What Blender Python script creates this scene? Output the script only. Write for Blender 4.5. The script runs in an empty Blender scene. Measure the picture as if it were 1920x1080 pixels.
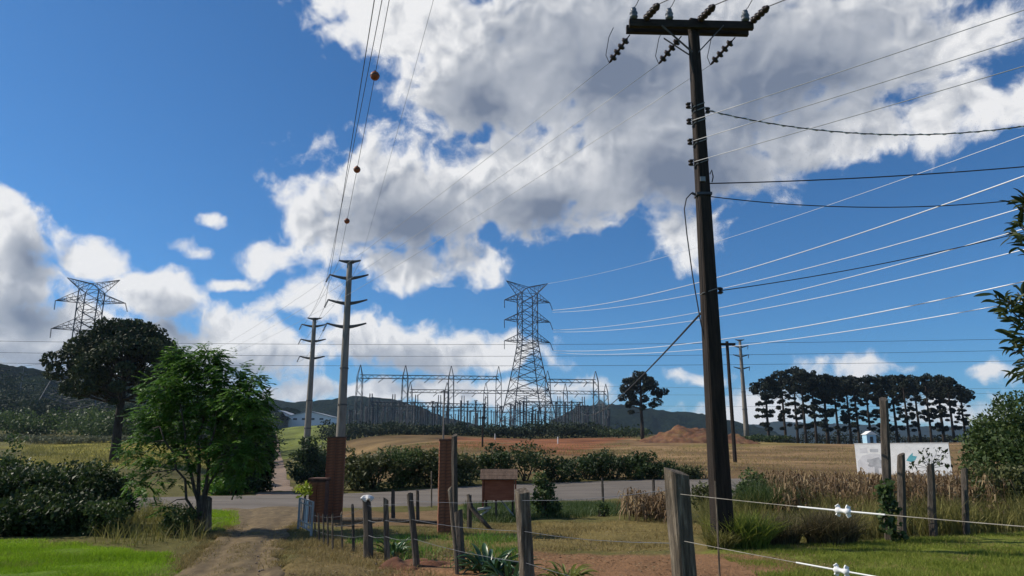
import bpy, math, random
import numpy as np
from mathutils import Vector, Matrix

R = math.radians
rnd = random.Random(7)
rng = np.random.default_rng(11)
scn = bpy.context.scene
COL = scn.collection

# ---------------------------------------------------------------- camera
F = 1340.0                       # focal length in pixels of a 1920 wide frame
PITCH = math.atan(310.0 / F)
CP, SP = math.cos(PITCH), math.sin(PITCH)
EYE = 1.6
cam_d = bpy.data.cameras.new('camera')
cam_d.sensor_width = 36.0
cam_d.lens = F / 1920.0 * 36.0
cam_d.clip_start = 0.05
cam_d.clip_end = 20000.0
cam = bpy.data.objects.new('camera', cam_d)
COL.objects.link(cam)
cam.location = (0, 0, EYE)
cam.rotation_euler = (R(90) + PITCH, 0, 0)
scn.camera = cam
scn.view_settings.view_transform = 'Standard'
scn.view_settings.look = 'None'
scn.view_settings.gamma = 1.0
scn.view_settings.exposure = 0.0
scn.render.engine = 'CYCLES'
scn.cycles.use_denoising = True
scn.cycles.use_adaptive_sampling = True
scn.cycles.adaptive_threshold = 0.015
scn.cycles.adaptive_min_samples = 8
scn.cycles.max_bounces = 6
scn.cycles.diffuse_bounces = 3
scn.cycles.transmission_bounces = 3
scn.cycles.transparent_max_bounces = 6
scn.cycles.volume_bounces = 0


def at(px, py, D):
    """world point seen at photo pixel (px, py) at forward distance D"""
    dx = (px - 960.0) / F
    t = (540.0 - py) / F
    dy = CP - SP * t
    dz = SP + CP * t
    return Vector((D * dx / dy, D, EYE + D * dz / dy))


def gnd0(px, py):
    """point of the level foreground (z = 0) seen at a pixel"""
    t = (540.0 - py) / F
    dy = CP - SP * t
    dz = SP + CP * t
    return at(px, py, -EYE * dy / dz)


# ---------------------------------------------------------------- sun and sky
SUN = Vector((-0.80, 0.16, 0.66)).normalized()
SUN_EL = math.asin(SUN.z)
SUN_AZ = math.atan2(SUN.x, SUN.y)
sun_d = bpy.data.lights.new('sun', 'SUN')
sun_d.energy = 5.0
sun_d.angle = R(0.53)
sun_d.color = (1.0, 0.91, 0.77)
sun = bpy.data.objects.new('sun', sun_d)
COL.objects.link(sun)
sun.rotation_euler = SUN.to_track_quat('Z', 'Y').to_euler()

CLOUDS = [  # photo pixel centre and radii of each cloud lobe
    (760, 40, 150, 75), (890, 150, 140, 105), (1130, 85, 300, 165), (1430, 110, 300, 140), (1690, 95, 185, 60),
    (1260, 280, 255, 108), (1560, 258, 150, 48), (1765, 225, 62, 50),
    (740, 372, 160, 90), (612, 430, 70, 50), (1010, 345, 190, 85),
    (760, 500, 78, 30), (893, 486, 44, 34), (510, 490, 48, 26), (396, 416, 30, 13), (374, 474, 34, 12), (442, 532, 38, 11),
    (1290, 445, 58, 42), (1925, 185, 42, 36),
    (8, 425, 76, 58), (10, 525, 98, 62), (186, 486, 56, 29), (292, 552, 80, 46), (80, 615, 150, 62), (440, 608, 78, 34),
    (580, 566, 46, 36), (400, 650, 230, 42), (720, 640, 120, 38), (890, 665, 120, 32),
    (1130, 728, 56, 20), (180, 712, 300, 40), (800, 735, 270, 20),
    (1600, 690, 72, 18), (1880, 697, 48, 24), (1420, 778, 95, 30), (1790, 778, 80, 26), (1310, 706, 46, 13),
]
SHADING = [CLOUDS[i] for i in (1, 2, 3, 5, 8, 10, 19, 20, 22, 23, 26, 27, 30)]


def dirpx(px, py):
    dx = (px - 960.0) / F
    t = (540.0 - py) / F
    return Vector((dx, CP - SP * t, SP + CP * t)).normalized()


def build_world():
    w = bpy.data.worlds.new('World')
    scn.world = w
    w.use_nodes = True
    w.cycles.sampling_method = 'MANUAL'
    w.cycles.sample_map_resolution = 512
    nt = w.node_tree
    N, L = nt.nodes, nt.links
    N.clear()
    # cloud-lobe field as a group: 1 minus the distance to the nearest lobe, in lobe radii
    def lobes(rows):
        g = bpy.data.node_groups.new('cloud_lobes', 'ShaderNodeTree')
        g.interface.new_socket('Vector', in_out='INPUT', socket_type='NodeSocketVector')
        g.interface.new_socket('Field', in_out='OUTPUT', socket_type='NodeSocketFloat')
        gi = g.nodes.new('NodeGroupInput')
        go = g.nodes.new('NodeGroupOutput')
        prev = None
        for px, py, rx, ry in rows:  # one lobe each
            c = dirpx(px, py)
            loose = 0.78 if rx * ry < 1400 else 0.62 if rx * ry < 3600 else 0.40 if py > 600 else 0.0     # small and low clouds are torn, not solid
            rx, ry = rx * (1 + loose * .5), ry * (1 + loose * .7)
            sx = (dirpx(px + rx, py) - dirpx(px - rx, py)).length / 2
            sz = (dirpx(px, py + ry) - dirpx(px, py - ry)).length / 2
            inv = Vector((1 / sx, 2.0, 1 / sz))
            m = g.nodes.new('ShaderNodeVectorMath')
            m.operation = 'MULTIPLY_ADD'
            m.inputs[1].default_value = inv
            m.inputs[2].default_value = (-c.x * inv.x, -c.y * inv.y + loose, -c.z * inv.z)
            g.links.new(gi.outputs[0], m.inputs[0])
            ln = g.nodes.new('ShaderNodeVectorMath')
            ln.operation = 'LENGTH'
            g.links.new(m.outputs[0], ln.inputs[0])
            if prev is None:
                prev = ln.outputs['Value']
            else:
                mn = g.nodes.new('ShaderNodeMath')
                mn.operation = 'SMOOTH_MIN'
                mn.inputs[2].default_value = 0.22
                g.links.new(prev, mn.inputs[0])
                g.links.new(ln.outputs['Value'], mn.inputs[1])
                prev = mn.outputs[0]
        sb = g.nodes.new('ShaderNodeMath')
        sb.operation = 'SUBTRACT'
        sb.inputs[0].default_value = 1.0
        g.links.new(prev, sb.inputs[1])
        mx = g.nodes.new('ShaderNodeMath')
        mx.operation = 'MAXIMUM'
        mx.inputs[1].default_value = -1.5
        g.links.new(sb.outputs[0], mx.inputs[0])
        g.links.new(mx.outputs[0], go.inputs[0])
        return g

    def node(t, **kw):
        n = N.new(t)
        for k, v in kw.items():
            setattr(n, k, v)
        return n

    def math_(op, a, b=None, c=None, clamp=False):
        n = node('ShaderNodeMath', operation=op, use_clamp=clamp)
        for i, v in enumerate((a, b, c)):
            if v is None:
                continue
            if isinstance(v, (int, float)):
                n.inputs[i].default_value = v
            else:
                L.new(v, n.inputs[i])
        return n.outputs[0]

    def vmath(op, a, b=None):
        n = node('ShaderNodeVectorMath', operation=op)
        for i, v in enumerate((a, b)):
            if v is None:
                continue
            if isinstance(v, (tuple, Vector)):
                n.inputs[i].default_value = tuple(v)
            else:
                L.new(v, n.inputs[i])
        return n

    def noise(vec, scale, detail, rough=0.5, lac=2.0):
        n = node('ShaderNodeTexNoise')
        n.inputs['Scale'].default_value = scale
        n.inputs['Detail'].default_value = detail
        n.inputs['Roughness'].default_value = rough
        n.inputs['Lacunarity'].default_value = lac
        L.new(vec, n.inputs['Vector'])
        return n

    def smooth(v, lo, hi, a=0.0, b=1.0):
        n = node('ShaderNodeMapRange', interpolation_type='SMOOTHSTEP')
        L.new(v, n.inputs['Value'])
        for k, x in zip(('From Min', 'From Max', 'To Min', 'To Max'), (lo, hi, a, b)):
            n.inputs[k].default_value = x
        return n.outputs['Result']

    tc = node('ShaderNodeTexCoord')
    d0 = vmath('NORMALIZE', tc.outputs['Generated']).outputs[0]
    sky = node('ShaderNodeTexSky', sky_type='NISHITA')
    sky.sun_disc = False
    sky.sun_elevation = SUN_EL
    sky.sun_rotation = SUN_AZ
    sky.altitude = 900
    sky.air_density = 1.0
    sky.dust_density = 0.6
    sky.ozone_density = 3.5

    # soft billow warp of the lookup direction
    wn = noise(d0, 9.0, 3.0, 0.55)
    wv = vmath('SUBTRACT', wn.outputs['Color'], (0.5, 0.5, 0.5)).outputs[0]
    ws = vmath('SCALE', wv)
    ws.inputs['Scale'].default_value = 0.055
    d1 = vmath('ADD', d0, ws.outputs[0]).outputs[0]

    def billow(dn, scale):
        # puffy relief: folded noise, rounded outwards
        n1 = noise(dn, scale, 1.0, 0.5).outputs[0]
        return math_('ABSOLUTE', math_('SUBTRACT', n1, 0.5))

    def density(dw, dn, detail, group):
        grp = node('ShaderNodeGroup')
        grp.node_tree = group
        L.new(dw, grp.inputs[0])
        nz = noise(dn, 20.0, detail, 0.60)
        fb = math_('SUBTRACT', nz.outputs[0], 0.5)
        return math_('MULTIPLY_ADD', fb, 3.2, math_('MULTIPLY', grp.outputs[0], 1.9)), grp.outputs[0], fb

    dens, lobe, fb = density(d1, d1, 6.0, lobes(CLOUDS))
    bil = billow(d1, 24.0)
    dens = math_('MULTIPLY_ADD', bil, -1.9, math_('ADD', dens, 0.42))
    # clouds elsewhere on the dome, outside the part seen here, of the same kind
    ax = vmath('DOT_PRODUCT', d0, (0.0, CP, SP)).outputs['Value']
    outm = smooth(ax, 0.74, 0.58)
    sep = node('ShaderNodeSeparateXYZ')
    L.new(d0, sep.inputs[0])
    gen = noise(d1, 2.6, 6.0, 0.55).outputs[0]
    gen = math_('MULTIPLY_ADD', gen, 6.0, -3.5)
    gen = math_('MULTIPLY', gen, outm)
    gen = math_('MULTIPLY_ADD', math_('SUBTRACT', 1.0, outm), -3.0, gen)
    dens = math_('MAXIMUM', dens, gen)
    above = smooth(sep.outputs['Z'], -0.02, 0.03)
    alpha = math_('MULTIPLY', smooth(dens, -0.25, 0.70), above)
    # sunward look-up: how much cloud stands between this point and the sun
    off = Vector((-0.018, 0.0, 0.034))
    d2 = vmath('ADD', d1, off).outputs[0]
    dens2, lobe2, fb2 = density(d2, d2, 2.0, lobes(SHADING))
    o3 = vmath('ADD', d1, (-0.007, 0.0, 0.010)).outputs[0]
    rel = math_('SUBTRACT', fb, math_('SUBTRACT', noise(o3, 20.0, 4.0, 0.60).outputs[0], 0.5))
    relb = math_('SUBTRACT', billow(o3, 24.0), bil)
    shade = math_('MULTIPLY_ADD', lobe2, -0.80, 0.70)
    shade = math_('MULTIPLY_ADD', fb2, -0.42, shade)
    calm = smooth(lobe2, 0.55, -0.05, 0.35, 1.25)
    shade = math_('MULTIPLY_ADD', math_('MULTIPLY', rel, calm), 1.1, shade)
    shade = math_('MULTIPLY_ADD', math_('MULTIPLY', relb, calm), 1.3, shade)
    big = noise(d0, 3.3, 2.0, 0.5).outputs[0]
    shade = math_('MULTIPLY_ADD', math_('SUBTRACT', big, 0.5), 0.6, shade)
    thin = smooth(dens, 0.9, 0.1, 0.0, 0.16)
    shade = math_('ADD', shade, thin, clamp=True)
    ramp = node('ShaderNodeValToRGB')
    e = ramp.color_ramp.elements
    e[0].position, e[0].color = 0.0, (1.75, 2.15, 3.0, 1)
    e[1].position, e[1].color = 1.0, (8.7, 8.7, 8.8, 1)
    m1 = e.new(0.45)
    m1.color = (4.4, 4.7, 5.3, 1)
    L.new(shade, ramp.inputs[0])
    tint = node('ShaderNodeMix', data_type='RGBA', blend_type='MULTIPLY')
    tint.inputs[0].default_value = 1.0
    L.new(sky.outputs[0], tint.inputs[6])
    tint.inputs[7].default_value = (0.40, 0.80, 1.10, 1)
    mixc = node('ShaderNodeMix', data_type='RGBA')
    L.new(alpha, mixc.inputs[0])
    L.new(tint.outputs[2], mixc.inputs[6])
    L.new(ramp.outputs[0], mixc.inputs[7])
    bg = node('ShaderNodeBackground')
    bg.inputs['Strength'].default_value = 0.10
    L.new(mixc.outputs[2], bg.inputs['Color'])
    out = node('ShaderNodeOutputWorld')
    L.new(bg.outputs[0], out.inputs['Surface'])


build_world()

# ---------------------------------------------------------------- helpers
ORG = {}


def tag(o, label=None, cat=None, group=None, kind=None):
    for k, v in (('label', label), ('category', cat), ('group', group), ('kind', kind)):
        if v:
            o[k] = v
    return o


def link(o, parent=None, loc=None):
    COL.objects.link(o)
    if parent is not None:
        o.parent = parent
    if loc is not None:
        o.location = loc
    return o


def thing(name, label, cat, loc=(0, 0, 0), group=None):
    o = bpy.data.objects.new(name, None)
    o.empty_display_size = 0.2
    link(o, None, loc)
    ORG[o] = Vector(loc)
    return tag(o, label, cat, group)


def copy_tree(o, parent=None):
    c = o.copy()
    COL.objects.link(c)
    c.parent = parent
    for ch in list(o.children):
        copy_tree(ch, c)
    return c


class MB:
    """collects plain shapes in world coordinates; build() links them as one mesh object"""

    def __init__(self):
        self.v, self.f = [], []

    def add(self, vs, fs):
        b = len(self.v)
        self.v += [tuple(p) for p in vs]
        self.f += [tuple(b + i for i in f) for f in fs]
        return self

    def box(self, c, s, rot=None):
        c = Vector(c)
        vs = [Vector((sx * s[0] / 2, sy * s[1] / 2, sz * s[2] / 2)) for sz in (-1, 1) for sy in (-1, 1) for sx in (-1, 1)]
        if rot is not None:
            vs = [rot @ p for p in vs]
        return self.add([c + p for p in vs], [(0, 2, 3, 1), (4, 5, 7, 6), (0, 1, 5, 4), (2, 6, 7, 3), (0, 4, 6, 2), (1, 3, 7, 5)])

    def bar(self, a, b, w, h=None):
        """square bar between two points"""
        a, b = Vector(a), Vector(b)
        h = h or w
        d = (b - a)
        L = d.length
        q = d.to_track_quat('Z', 'Y').to_matrix()
        return self.box((a + b) / 2, (w, h, L), q)

    def tube(self, pts, rad, n=6, cap=True):
        pts = [Vector(p) for p in pts]
        rads = rad if isinstance(rad, (list, tuple)) else [rad] * len(pts)
        vs, fs = [], []
        ref = None
        for i, p in enumerate(pts):
            d = (pts[min(i + 1, len(pts) - 1)] - pts[max(i - 1, 0)])
            d = d.normalized() if d.length > 1e-9 else Vector((0, 0, 1))
            if ref is None:
                ref = Vector((1, 0, 0)) if abs(d.x) < 0.8 else Vector((0, 0, 1))
            u = (ref - d * ref.dot(d)).normalized()
            ref = u
            w = d.cross(u)
            for k in range(n):
                a = 2 * math.pi * k / n
                vs.append(p + (u * math.cos(a) + w * math.sin(a)) * rads[i])
        for i in range(len(pts) - 1):
            for k in range(n):
                k2 = (k + 1) % n
                fs.append((i * n + k, i * n + k2, (i + 1) * n + k2, (i + 1) * n + k))
        if cap:
            fs.append(tuple(reversed(range(n))))
            m = (len(pts) - 1) * n
            fs.append(tuple(m + k for k in range(n)))
        return self.add(vs, fs)

    def lathe(self, base, axis, prof, n=10):
        """profile of (distance along axis, radius)"""
        base, axis = Vector(base), Vector(axis).normalized()
        return self.tube_prof(base, axis, prof, n)

    def tube_prof(self, base, axis, prof, n):
        u = axis.orthogonal().normalized()
        w = axis.cross(u)
        vs, fs = [], []
        for h, r in prof:
            for k in range(n):
                a = 2 * math.pi * k / n
                vs.append(base + axis * h + (u * math.cos(a) + w * math.sin(a)) * max(r, 1e-4))
        for i in range(len(prof) - 1):
            for k in range(n):
                k2 = (k + 1) % n
                fs.append((i * n + k, i * n + k2, (i + 1) * n + k2, (i + 1) * n + k))
        fs.append(tuple(reversed(range(n))))
        m = (len(prof) - 1) * n
        fs.append(tuple(m + k for k in range(n)))
        return self.add(vs, fs)

    def build(self, name, m, parent=None, loc=None, smooth=False):
        o0 = ORG[parent] if parent is not None else Vector(loc if loc is not None else (0, 0, 0))
        me = bpy.data.meshes.new(name)
        me.from_pydata([(x - o0.x, y - o0.y, z - o0.z) for x, y, z in self.v], [], self.f)
        me.materials.append(m)
        if smooth:
            me.polygons.foreach_set('use_smooth', [True] * len(me.polygons))
        me.update()
        o = bpy.data.objects.new(name, me)
        link(o, parent, None if parent is not None else o0)
        ORG[o] = o0
        return o


def np_mesh(name, verts, faces, m, parent=None, tone=None, smooth=False, loc=None, colors=None):
    """big meshes straight from arrays (faces: (n,4) or (n,3))"""
    o0 = ORG[parent] if parent is not None else Vector(loc if loc is not None else (0, 0, 0))
    verts = np.asarray(verts, dtype=np.float32) - np.array(o0, dtype=np.float32)
    faces = np.asarray(faces, dtype=np.int32)
    k = faces.shape[1]
    me = bpy.data.meshes.new(name)
    me.vertices.add(len(verts))
    me.vertices.foreach_set('co', verts.ravel())
    me.loops.add(faces.size)
    me.loops.foreach_set('vertex_index', faces.ravel())
    me.polygons.add(len(faces))
    me.polygons.foreach_set('loop_start', np.arange(0, faces.size, k, dtype=np.int32))
    if smooth:
        me.polygons.foreach_set('use_smooth', np.ones(len(faces), dtype=bool))
    me.materials.append(m)
    if tone is not None:
        a = me.attributes.new('tone', 'FLOAT', 'FACE')
        a.data.foreach_set('value', np.asarray(tone, dtype=np.float32))
    if colors is not None:
        a = me.attributes.new('soil', 'FLOAT_COLOR', 'POINT')
        a.data.foreach_set('color', np.asarray(colors, dtype=np.float32).ravel())
    me.update(calc_edges=True)
    o = bpy.data.objects.new(name, me)
    link(o, parent, None if parent is not None else o0)
    ORG[o] = o0
    return o


# ---------------------------------------------------------------- materials
MATS = {}


def new_mat(name):
    m = bpy.data.materials.new(name)
    m.use_nodes = True
    MATS[name] = m
    return m, m.node_tree.nodes, m.node_tree.links, m.node_tree.nodes['Principled BSDF']


def pmat(name, c1, c2, scale=4.0, rough=0.85, bump=0.3, detail=5.0, metal=0.0, stretch=(1, 1, 1), c3=None, bumpdist=0.02, spec=0.3):
    """noise-mottled surface of two or three colours with fine relief"""
    m, N, L, b = new_mat(name)
    tc = N.new('ShaderNodeTexCoord')
    mp = N.new('ShaderNodeMapping')
    mp.inputs['Scale'].default_value = stretch
    L.new(tc.outputs['Object'], mp.inputs[0])
    nz = N.new('ShaderNodeTexNoise')
    nz.inputs['Scale'].default_value = scale
    nz.inputs['Detail'].default_value = detail
    nz.inputs['Roughness'].default_value = 0.62
    L.new(mp.outputs[0], nz.inputs['Vector'])
    rp = N.new('ShaderNodeValToRGB')
    e = rp.color_ramp.elements
    e[0].position, e[0].color = 0.32, (*c1, 1)
    e[1].position, e[1].color = 0.68, (*c2, 1)
    if c3:
        x = e.new(0.5)
        x.color = (*c3, 1)
    L.new(nz.outputs[0], rp.inputs[0])
    L.new(rp.outputs[0], b.inputs['Base Color'])
    b.inputs['Roughness'].default_value = rough
    b.inputs['Metallic'].default_value = metal
    b.inputs['Specular IOR Level'].default_value = spec
    if bump:
        n2 = N.new('ShaderNodeTexNoise')
        n2.inputs['Scale'].default_value = scale * 5
        n2.inputs['Detail'].default_value = 4.0
        L.new(mp.outputs[0], n2.inputs['Vector'])
        bp = N.new('ShaderNodeBump')
        bp.inputs['Strength'].default_value = bump
        bp.inputs['Distance'].default_value = bumpdist
        L.new(n2.outputs[0], bp.inputs['Height'])
        L.new(bp.outputs[0], b.inputs['Normal'])
    return m


def leafmat(name, c1, c2, c3, transl=0.3, rough=0.55, spec=0.3):
    """leaf tissue: three tones picked leaf by leaf, some light passing through"""
    m, N, L, b = new_mat(name)
    at_ = N.new('ShaderNodeAttribute')
    at_.attribute_name = 'tone'
    rp = N.new('ShaderNodeValToRGB')
    e = rp.color_ramp.elements
    e[0].color = (*c1, 1)
    e[1].color = (*c3, 1)
    x = e.new(0.55)
    x.color = (*c2, 1)
    L.new(at_.outputs['Fac'], rp.inputs[0])
    L.new(rp.outputs[0], b.inputs['Base Color'])
    b.inputs['Roughness'].default_value = rough
    b.inputs['Specular IOR Level'].default_value = spec
    tr = N.new('ShaderNodeBsdfTranslucent')
    L.new(rp.outputs[0], tr.inputs['Color'])
    mx = N.new('ShaderNodeMixShader')
    mx.inputs[0].default_value = transl
    L.new(b.outputs[0], mx.inputs[1])
    L.new(tr.outputs[0], mx.inputs[2])
    L.new(mx.outputs[0], N['Material Output'].inputs['Surface'])
    return m


M = {}
M['pole'] = pmat('weathered_pole', (0.010, 0.0075, 0.006), (0.038, 0.027, 0.021), 3.0, 0.9, 0.5, stretch=(6, 6, 0.5))
M['crossarm'] = pmat('crossarm_timber', (0.018, 0.014, 0.012), (0.045, 0.035, 0.028), 4.0, 0.85, 0.4, stretch=(0.6, 6, 6))
M['porcelain'] = pmat('brown_porcelain', (0.022, 0.014, 0.012), (0.040, 0.026, 0.022), 8.0, 0.35, 0.0)
M['greyporcelain'] = pmat('grey_porcelain', (0.10, 0.11, 0.13), (0.16, 0.17, 0.19), 8.0, 0.4, 0.0)
M['steel'] = pmat('galvanised_steel', (0.16, 0.17, 0.18), (0.28, 0.29, 0.30), 6.0, 0.55, 0.0, metal=0.4)
M['darksteel'] = pmat('aged_steel', (0.05, 0.055, 0.065), (0.11, 0.115, 0.13), 2.0, 0.65, 0.0, metal=0.3)
M['yardsteel'] = pmat('yard_steel', (0.05, 0.055, 0.068), (0.11, 0.12, 0.135), 0.4, 0.65, 0.0, metal=0.2)
M['wire_dark'] = pmat('dark_cable', (0.02, 0.022, 0.026), (0.045, 0.048, 0.055), 2.0, 0.6, 0.0)
M['wire_bright'] = pmat('aluminium_conductor', (0.60, 0.62, 0.65), (0.80, 0.82, 0.84), 0.05, 0.35, 0.0, metal=0.15, spec=0.6)
M['wire_faint'] = pmat('silvery_conductor', (0.36, 0.37, 0.39), (0.5, 0.51, 0.53), 0.3, 0.45, 0.0, metal=0.2)
M['wire_grey'] = pmat('dull_conductor', (0.10, 0.11, 0.13), (0.20, 0.21, 0.23), 0.3, 0.5, 0.0, metal=0.3)
M['concrete'] = pmat('pale_concrete', (0.12, 0.105, 0.085), (0.24, 0.215, 0.18), 1.5, 0.9, 0.2, stretch=(2, 2, 0.3), c3=(0.21, 0.19, 0.165))
M['concretearm'] = pmat('arm_concrete', (0.06, 0.058, 0.056), (0.12, 0.115, 0.11), 1.5, 0.9, 0.0)
M['ball'] = pmat('orange_marker', (0.25, 0.06, 0.015), (0.36, 0.10, 0.03), 5.0, 0.5, 0.0)
M['wood'] = pmat('fence_wood', (0.055, 0.042, 0.030), (0.30, 0.245, 0.18), 5.0, 0.95, 0.8, stretch=(7, 7, 0.6), c3=(0.125, 0.10, 0.074))
M['wooddark'] = pmat('dark_fence_wood', (0.045, 0.036, 0.03), (0.14, 0.115, 0.092), 5.0, 0.95, 0.7, stretch=(7, 7, 0.6), c3=(0.085, 0.07, 0.056))
M['brick'] = pmat('red_brick', (0.14, 0.052, 0.028), (0.32, 0.145, 0.082), 6.0, 0.95, 0.4, c3=(0.225, 0.09, 0.05))
M['mortar'] = pmat('mortar', (0.11, 0.055, 0.04), (0.17, 0.10, 0.075), 12.0, 0.95, 0.3)
M['gatesteel'] = pmat('gate_paint', (0.20, 0.21, 0.22), (0.36, 0.37, 0.38), 8.0, 0.5, 0.0, metal=0.3)
M['boxred'] = pmat('red_board', (0.21, 0.062, 0.034), (0.35, 0.125, 0.07), 3.0, 0.8, 0.2, stretch=(1, 1, 4))
M['boxroof'] = pmat('roof_board', (0.07, 0.045, 0.032), (0.15, 0.10, 0.072), 3.0, 0.9, 0.3, stretch=(5, 1, 1))
M['white'] = pmat('white_paint', (0.66, 0.66, 0.65), (0.80, 0.80, 0.79), 3.0, 0.6, 0.0)
M['whitegrey'] = pmat('old_white', (0.45, 0.44, 0.42), (0.68, 0.66, 0.63), 4.0, 0.8, 0.2)
M['fencecord'] = pmat('fence_cord', (0.22, 0.20, 0.17), (0.38, 0.35, 0.30), 20.0, 0.8, 0.0)
M['print_grey'] = pmat('grey_print', (0.30, 0.31, 0.33), (0.52, 0.53, 0.55), 2.5, 0.7, 0.0)
M['print_pale'] = pmat('pale_print', (0.55, 0.55, 0.57), (0.68, 0.68, 0.69), 2.0, 0.7, 0.0)
M['print_teal'] = pmat('teal_print', (0.06, 0.30, 0.36), (0.14, 0.42, 0.48), 3.0, 0.7, 0.0)
M['bluebox'] = pmat('pale_blue_paint', (0.28, 0.50, 0.66), (0.42, 0.62, 0.74), 2.0, 0.6, 0.0)
M['wallwhite'] = pmat('warehouse_wall', (0.70, 0.71, 0.73), (0.80, 0.81, 0.82), 0.2, 0.8, 0.0)
M['wallroof'] = pmat('warehouse_roof', (0.34, 0.36, 0.40), (0.46, 0.48, 0.52), 0.2, 0.6, 0.0)
M['glass'] = pmat('dark_glass', (0.03, 0.04, 0.05), (0.06, 0.07, 0.09), 1.0, 0.2, 0.0)
M['bark'] = pmat('bark', (0.035, 0.027, 0.022), (0.11, 0.088, 0.07), 5.0, 0.95, 0.7, stretch=(4, 4, 0.8))
M['barkdark'] = pmat('dark_bark', (0.018, 0.014, 0.012), (0.055, 0.044, 0.036), 2.0, 0.95, 0.5, stretch=(4, 4, 0.8))
M['leaf_tree'] = leafmat('green_tree_leaf', (0.035, 0.090, 0.012), (0.080, 0.180, 0.024), (0.17, 0.30, 0.045), 0.4)
M['leaf_dark'] = leafmat('dark_shrub_leaf', (0.018, 0.034, 0.011), (0.042, 0.070, 0.020), (0.095, 0.13, 0.038), 0.28)
M['leaf_olive'] = leafmat('olive_leaf', (0.040, 0.050, 0.016), (0.085, 0.098, 0.032), (0.16, 0.165, 0.06), 0.3)
M['leaf_mid'] = leafmat('hedge_leaf', (0.030, 0.056, 0.016), (0.068, 0.108, 0.030), (0.14, 0.18, 0.055), 0.32)
M['leaf_bright'] = leafmat('bright_shrub_leaf', (0.05, 0.12, 0.014), (0.11, 0.23, 0.026), (0.22, 0.36, 0.05), 0.4)
M['leaf_yellow'] = leafmat('yellow_green_leaf', (0.15, 0.22, 0.02), (0.28, 0.36, 0.035), (0.45, 0.48, 0.08), 0.4)
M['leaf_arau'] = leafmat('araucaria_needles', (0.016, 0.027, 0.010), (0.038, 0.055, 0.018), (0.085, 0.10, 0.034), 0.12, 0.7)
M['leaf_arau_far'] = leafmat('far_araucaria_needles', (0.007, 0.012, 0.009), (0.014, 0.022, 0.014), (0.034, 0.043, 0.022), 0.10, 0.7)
M['leaf_far'] = leafmat('far_wood_leaf', (0.012, 0.022, 0.012), (0.028, 0.046, 0.022), (0.062, 0.085, 0.036), 0.15, 0.8)
M['leaf_pale'] = leafmat('pale_scrub_leaf', (0.10, 0.11, 0.06), (0.17, 0.18, 0.10), (0.26, 0.26, 0.16), 0.2, 0.8)
M['grass'] = leafmat('lawn_blade', (0.15, 0.25, 0.012), (0.23, 0.38, 0.018), (0.36, 0.50, 0.045), 0.4, 0.7, 0.15)
M['grass_r'] = leafmat('meadow_blade', (0.11, 0.16, 0.022), (0.21, 0.26, 0.04), (0.36, 0.36, 0.09), 0.4, 0.7, 0.15)
M['grass_dry'] = leafmat('dry_blade', (0.16, 0.12, 0.045), (0.27, 0.21, 0.08), (0.42, 0.34, 0.15), 0.3, 0.8)
M['grass_tall'] = leafmat('tall_grass_blade', (0.10, 0.10, 0.025), (0.20, 0.19, 0.05), (0.36, 0.31, 0.12), 0.35, 0.7)
M['grass_brown'] = leafmat('brown_tussock_blade', (0.05, 0.045, 0.022), (0.11, 0.09, 0.045), (0.24, 0.20, 0.10), 0.3, 0.8)
M['corn'] = leafmat('dry_corn', (0.11, 0.068, 0.034), (0.20, 0.132, 0.070), (0.35, 0.265, 0.15), 0.25, 0.85)
M['strap'] = leafmat('strap_leaf', (0.020, 0.055, 0.022), (0.040, 0.095, 0.036), (0.08, 0.16, 0.06), 0.2, 0.35, 0.5)
M['leaf_palegreen'] = leafmat('pale_strap_leaf', (0.08, 0.11, 0.02), (0.16, 0.19, 0.04), (0.28, 0.29, 0.09), 0.35)
M['loquat'] = leafmat('loquat_leaf', (0.014, 0.026, 0.008), (0.034, 0.052, 0.014), (0.10, 0.12, 0.035), 0.25, 0.5)
M['redsoil'] = pmat('red_soil', (0.085, 0.035, 0.02), (0.19, 0.085, 0.048), 1.2, 0.98, 0.8, c3=(0.13, 0.056, 0.031), bumpdist=0.05)
M['moundsoil'] = pmat('mound_soil', (0.085, 0.045, 0.024), (0.19, 0.12, 0.05), 0.5, 0.98, 0.8, c3=(0.15, 0.068, 0.036), bumpdist=0.1, detail=8)
M['asphalt'] = pmat('worn_asphalt', (0.11, 0.094, 0.078), (0.185, 0.16, 0.135), 0.7, 0.97, 0.3, detail=12, c3=(0.145, 0.125, 0.104), stretch=(.45, 1.6, 1))
M['dirt'] = pmat('driveway_dirt', (0.085, 0.058, 0.028), (0.215, 0.155, 0.075), 3.0, 0.98, 0.5, detail=14, c3=(0.135, 0.096, 0.048), bumpdist=0.012, stretch=(2.2, .7, 1))
M['lane'] = pmat('lane_dirt', (0.17, 0.115, 0.080), (0.29, 0.21, 0.15), 0.5, 0.98, 0.5, detail=8)
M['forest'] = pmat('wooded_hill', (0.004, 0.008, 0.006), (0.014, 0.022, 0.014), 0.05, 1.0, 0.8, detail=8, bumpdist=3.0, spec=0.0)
M['stone'] = pmat('field_stone', (0.14, 0.10, 0.075), (0.28, 0.22, 0.17), 9.0, 0.95, 0.4)


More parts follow.
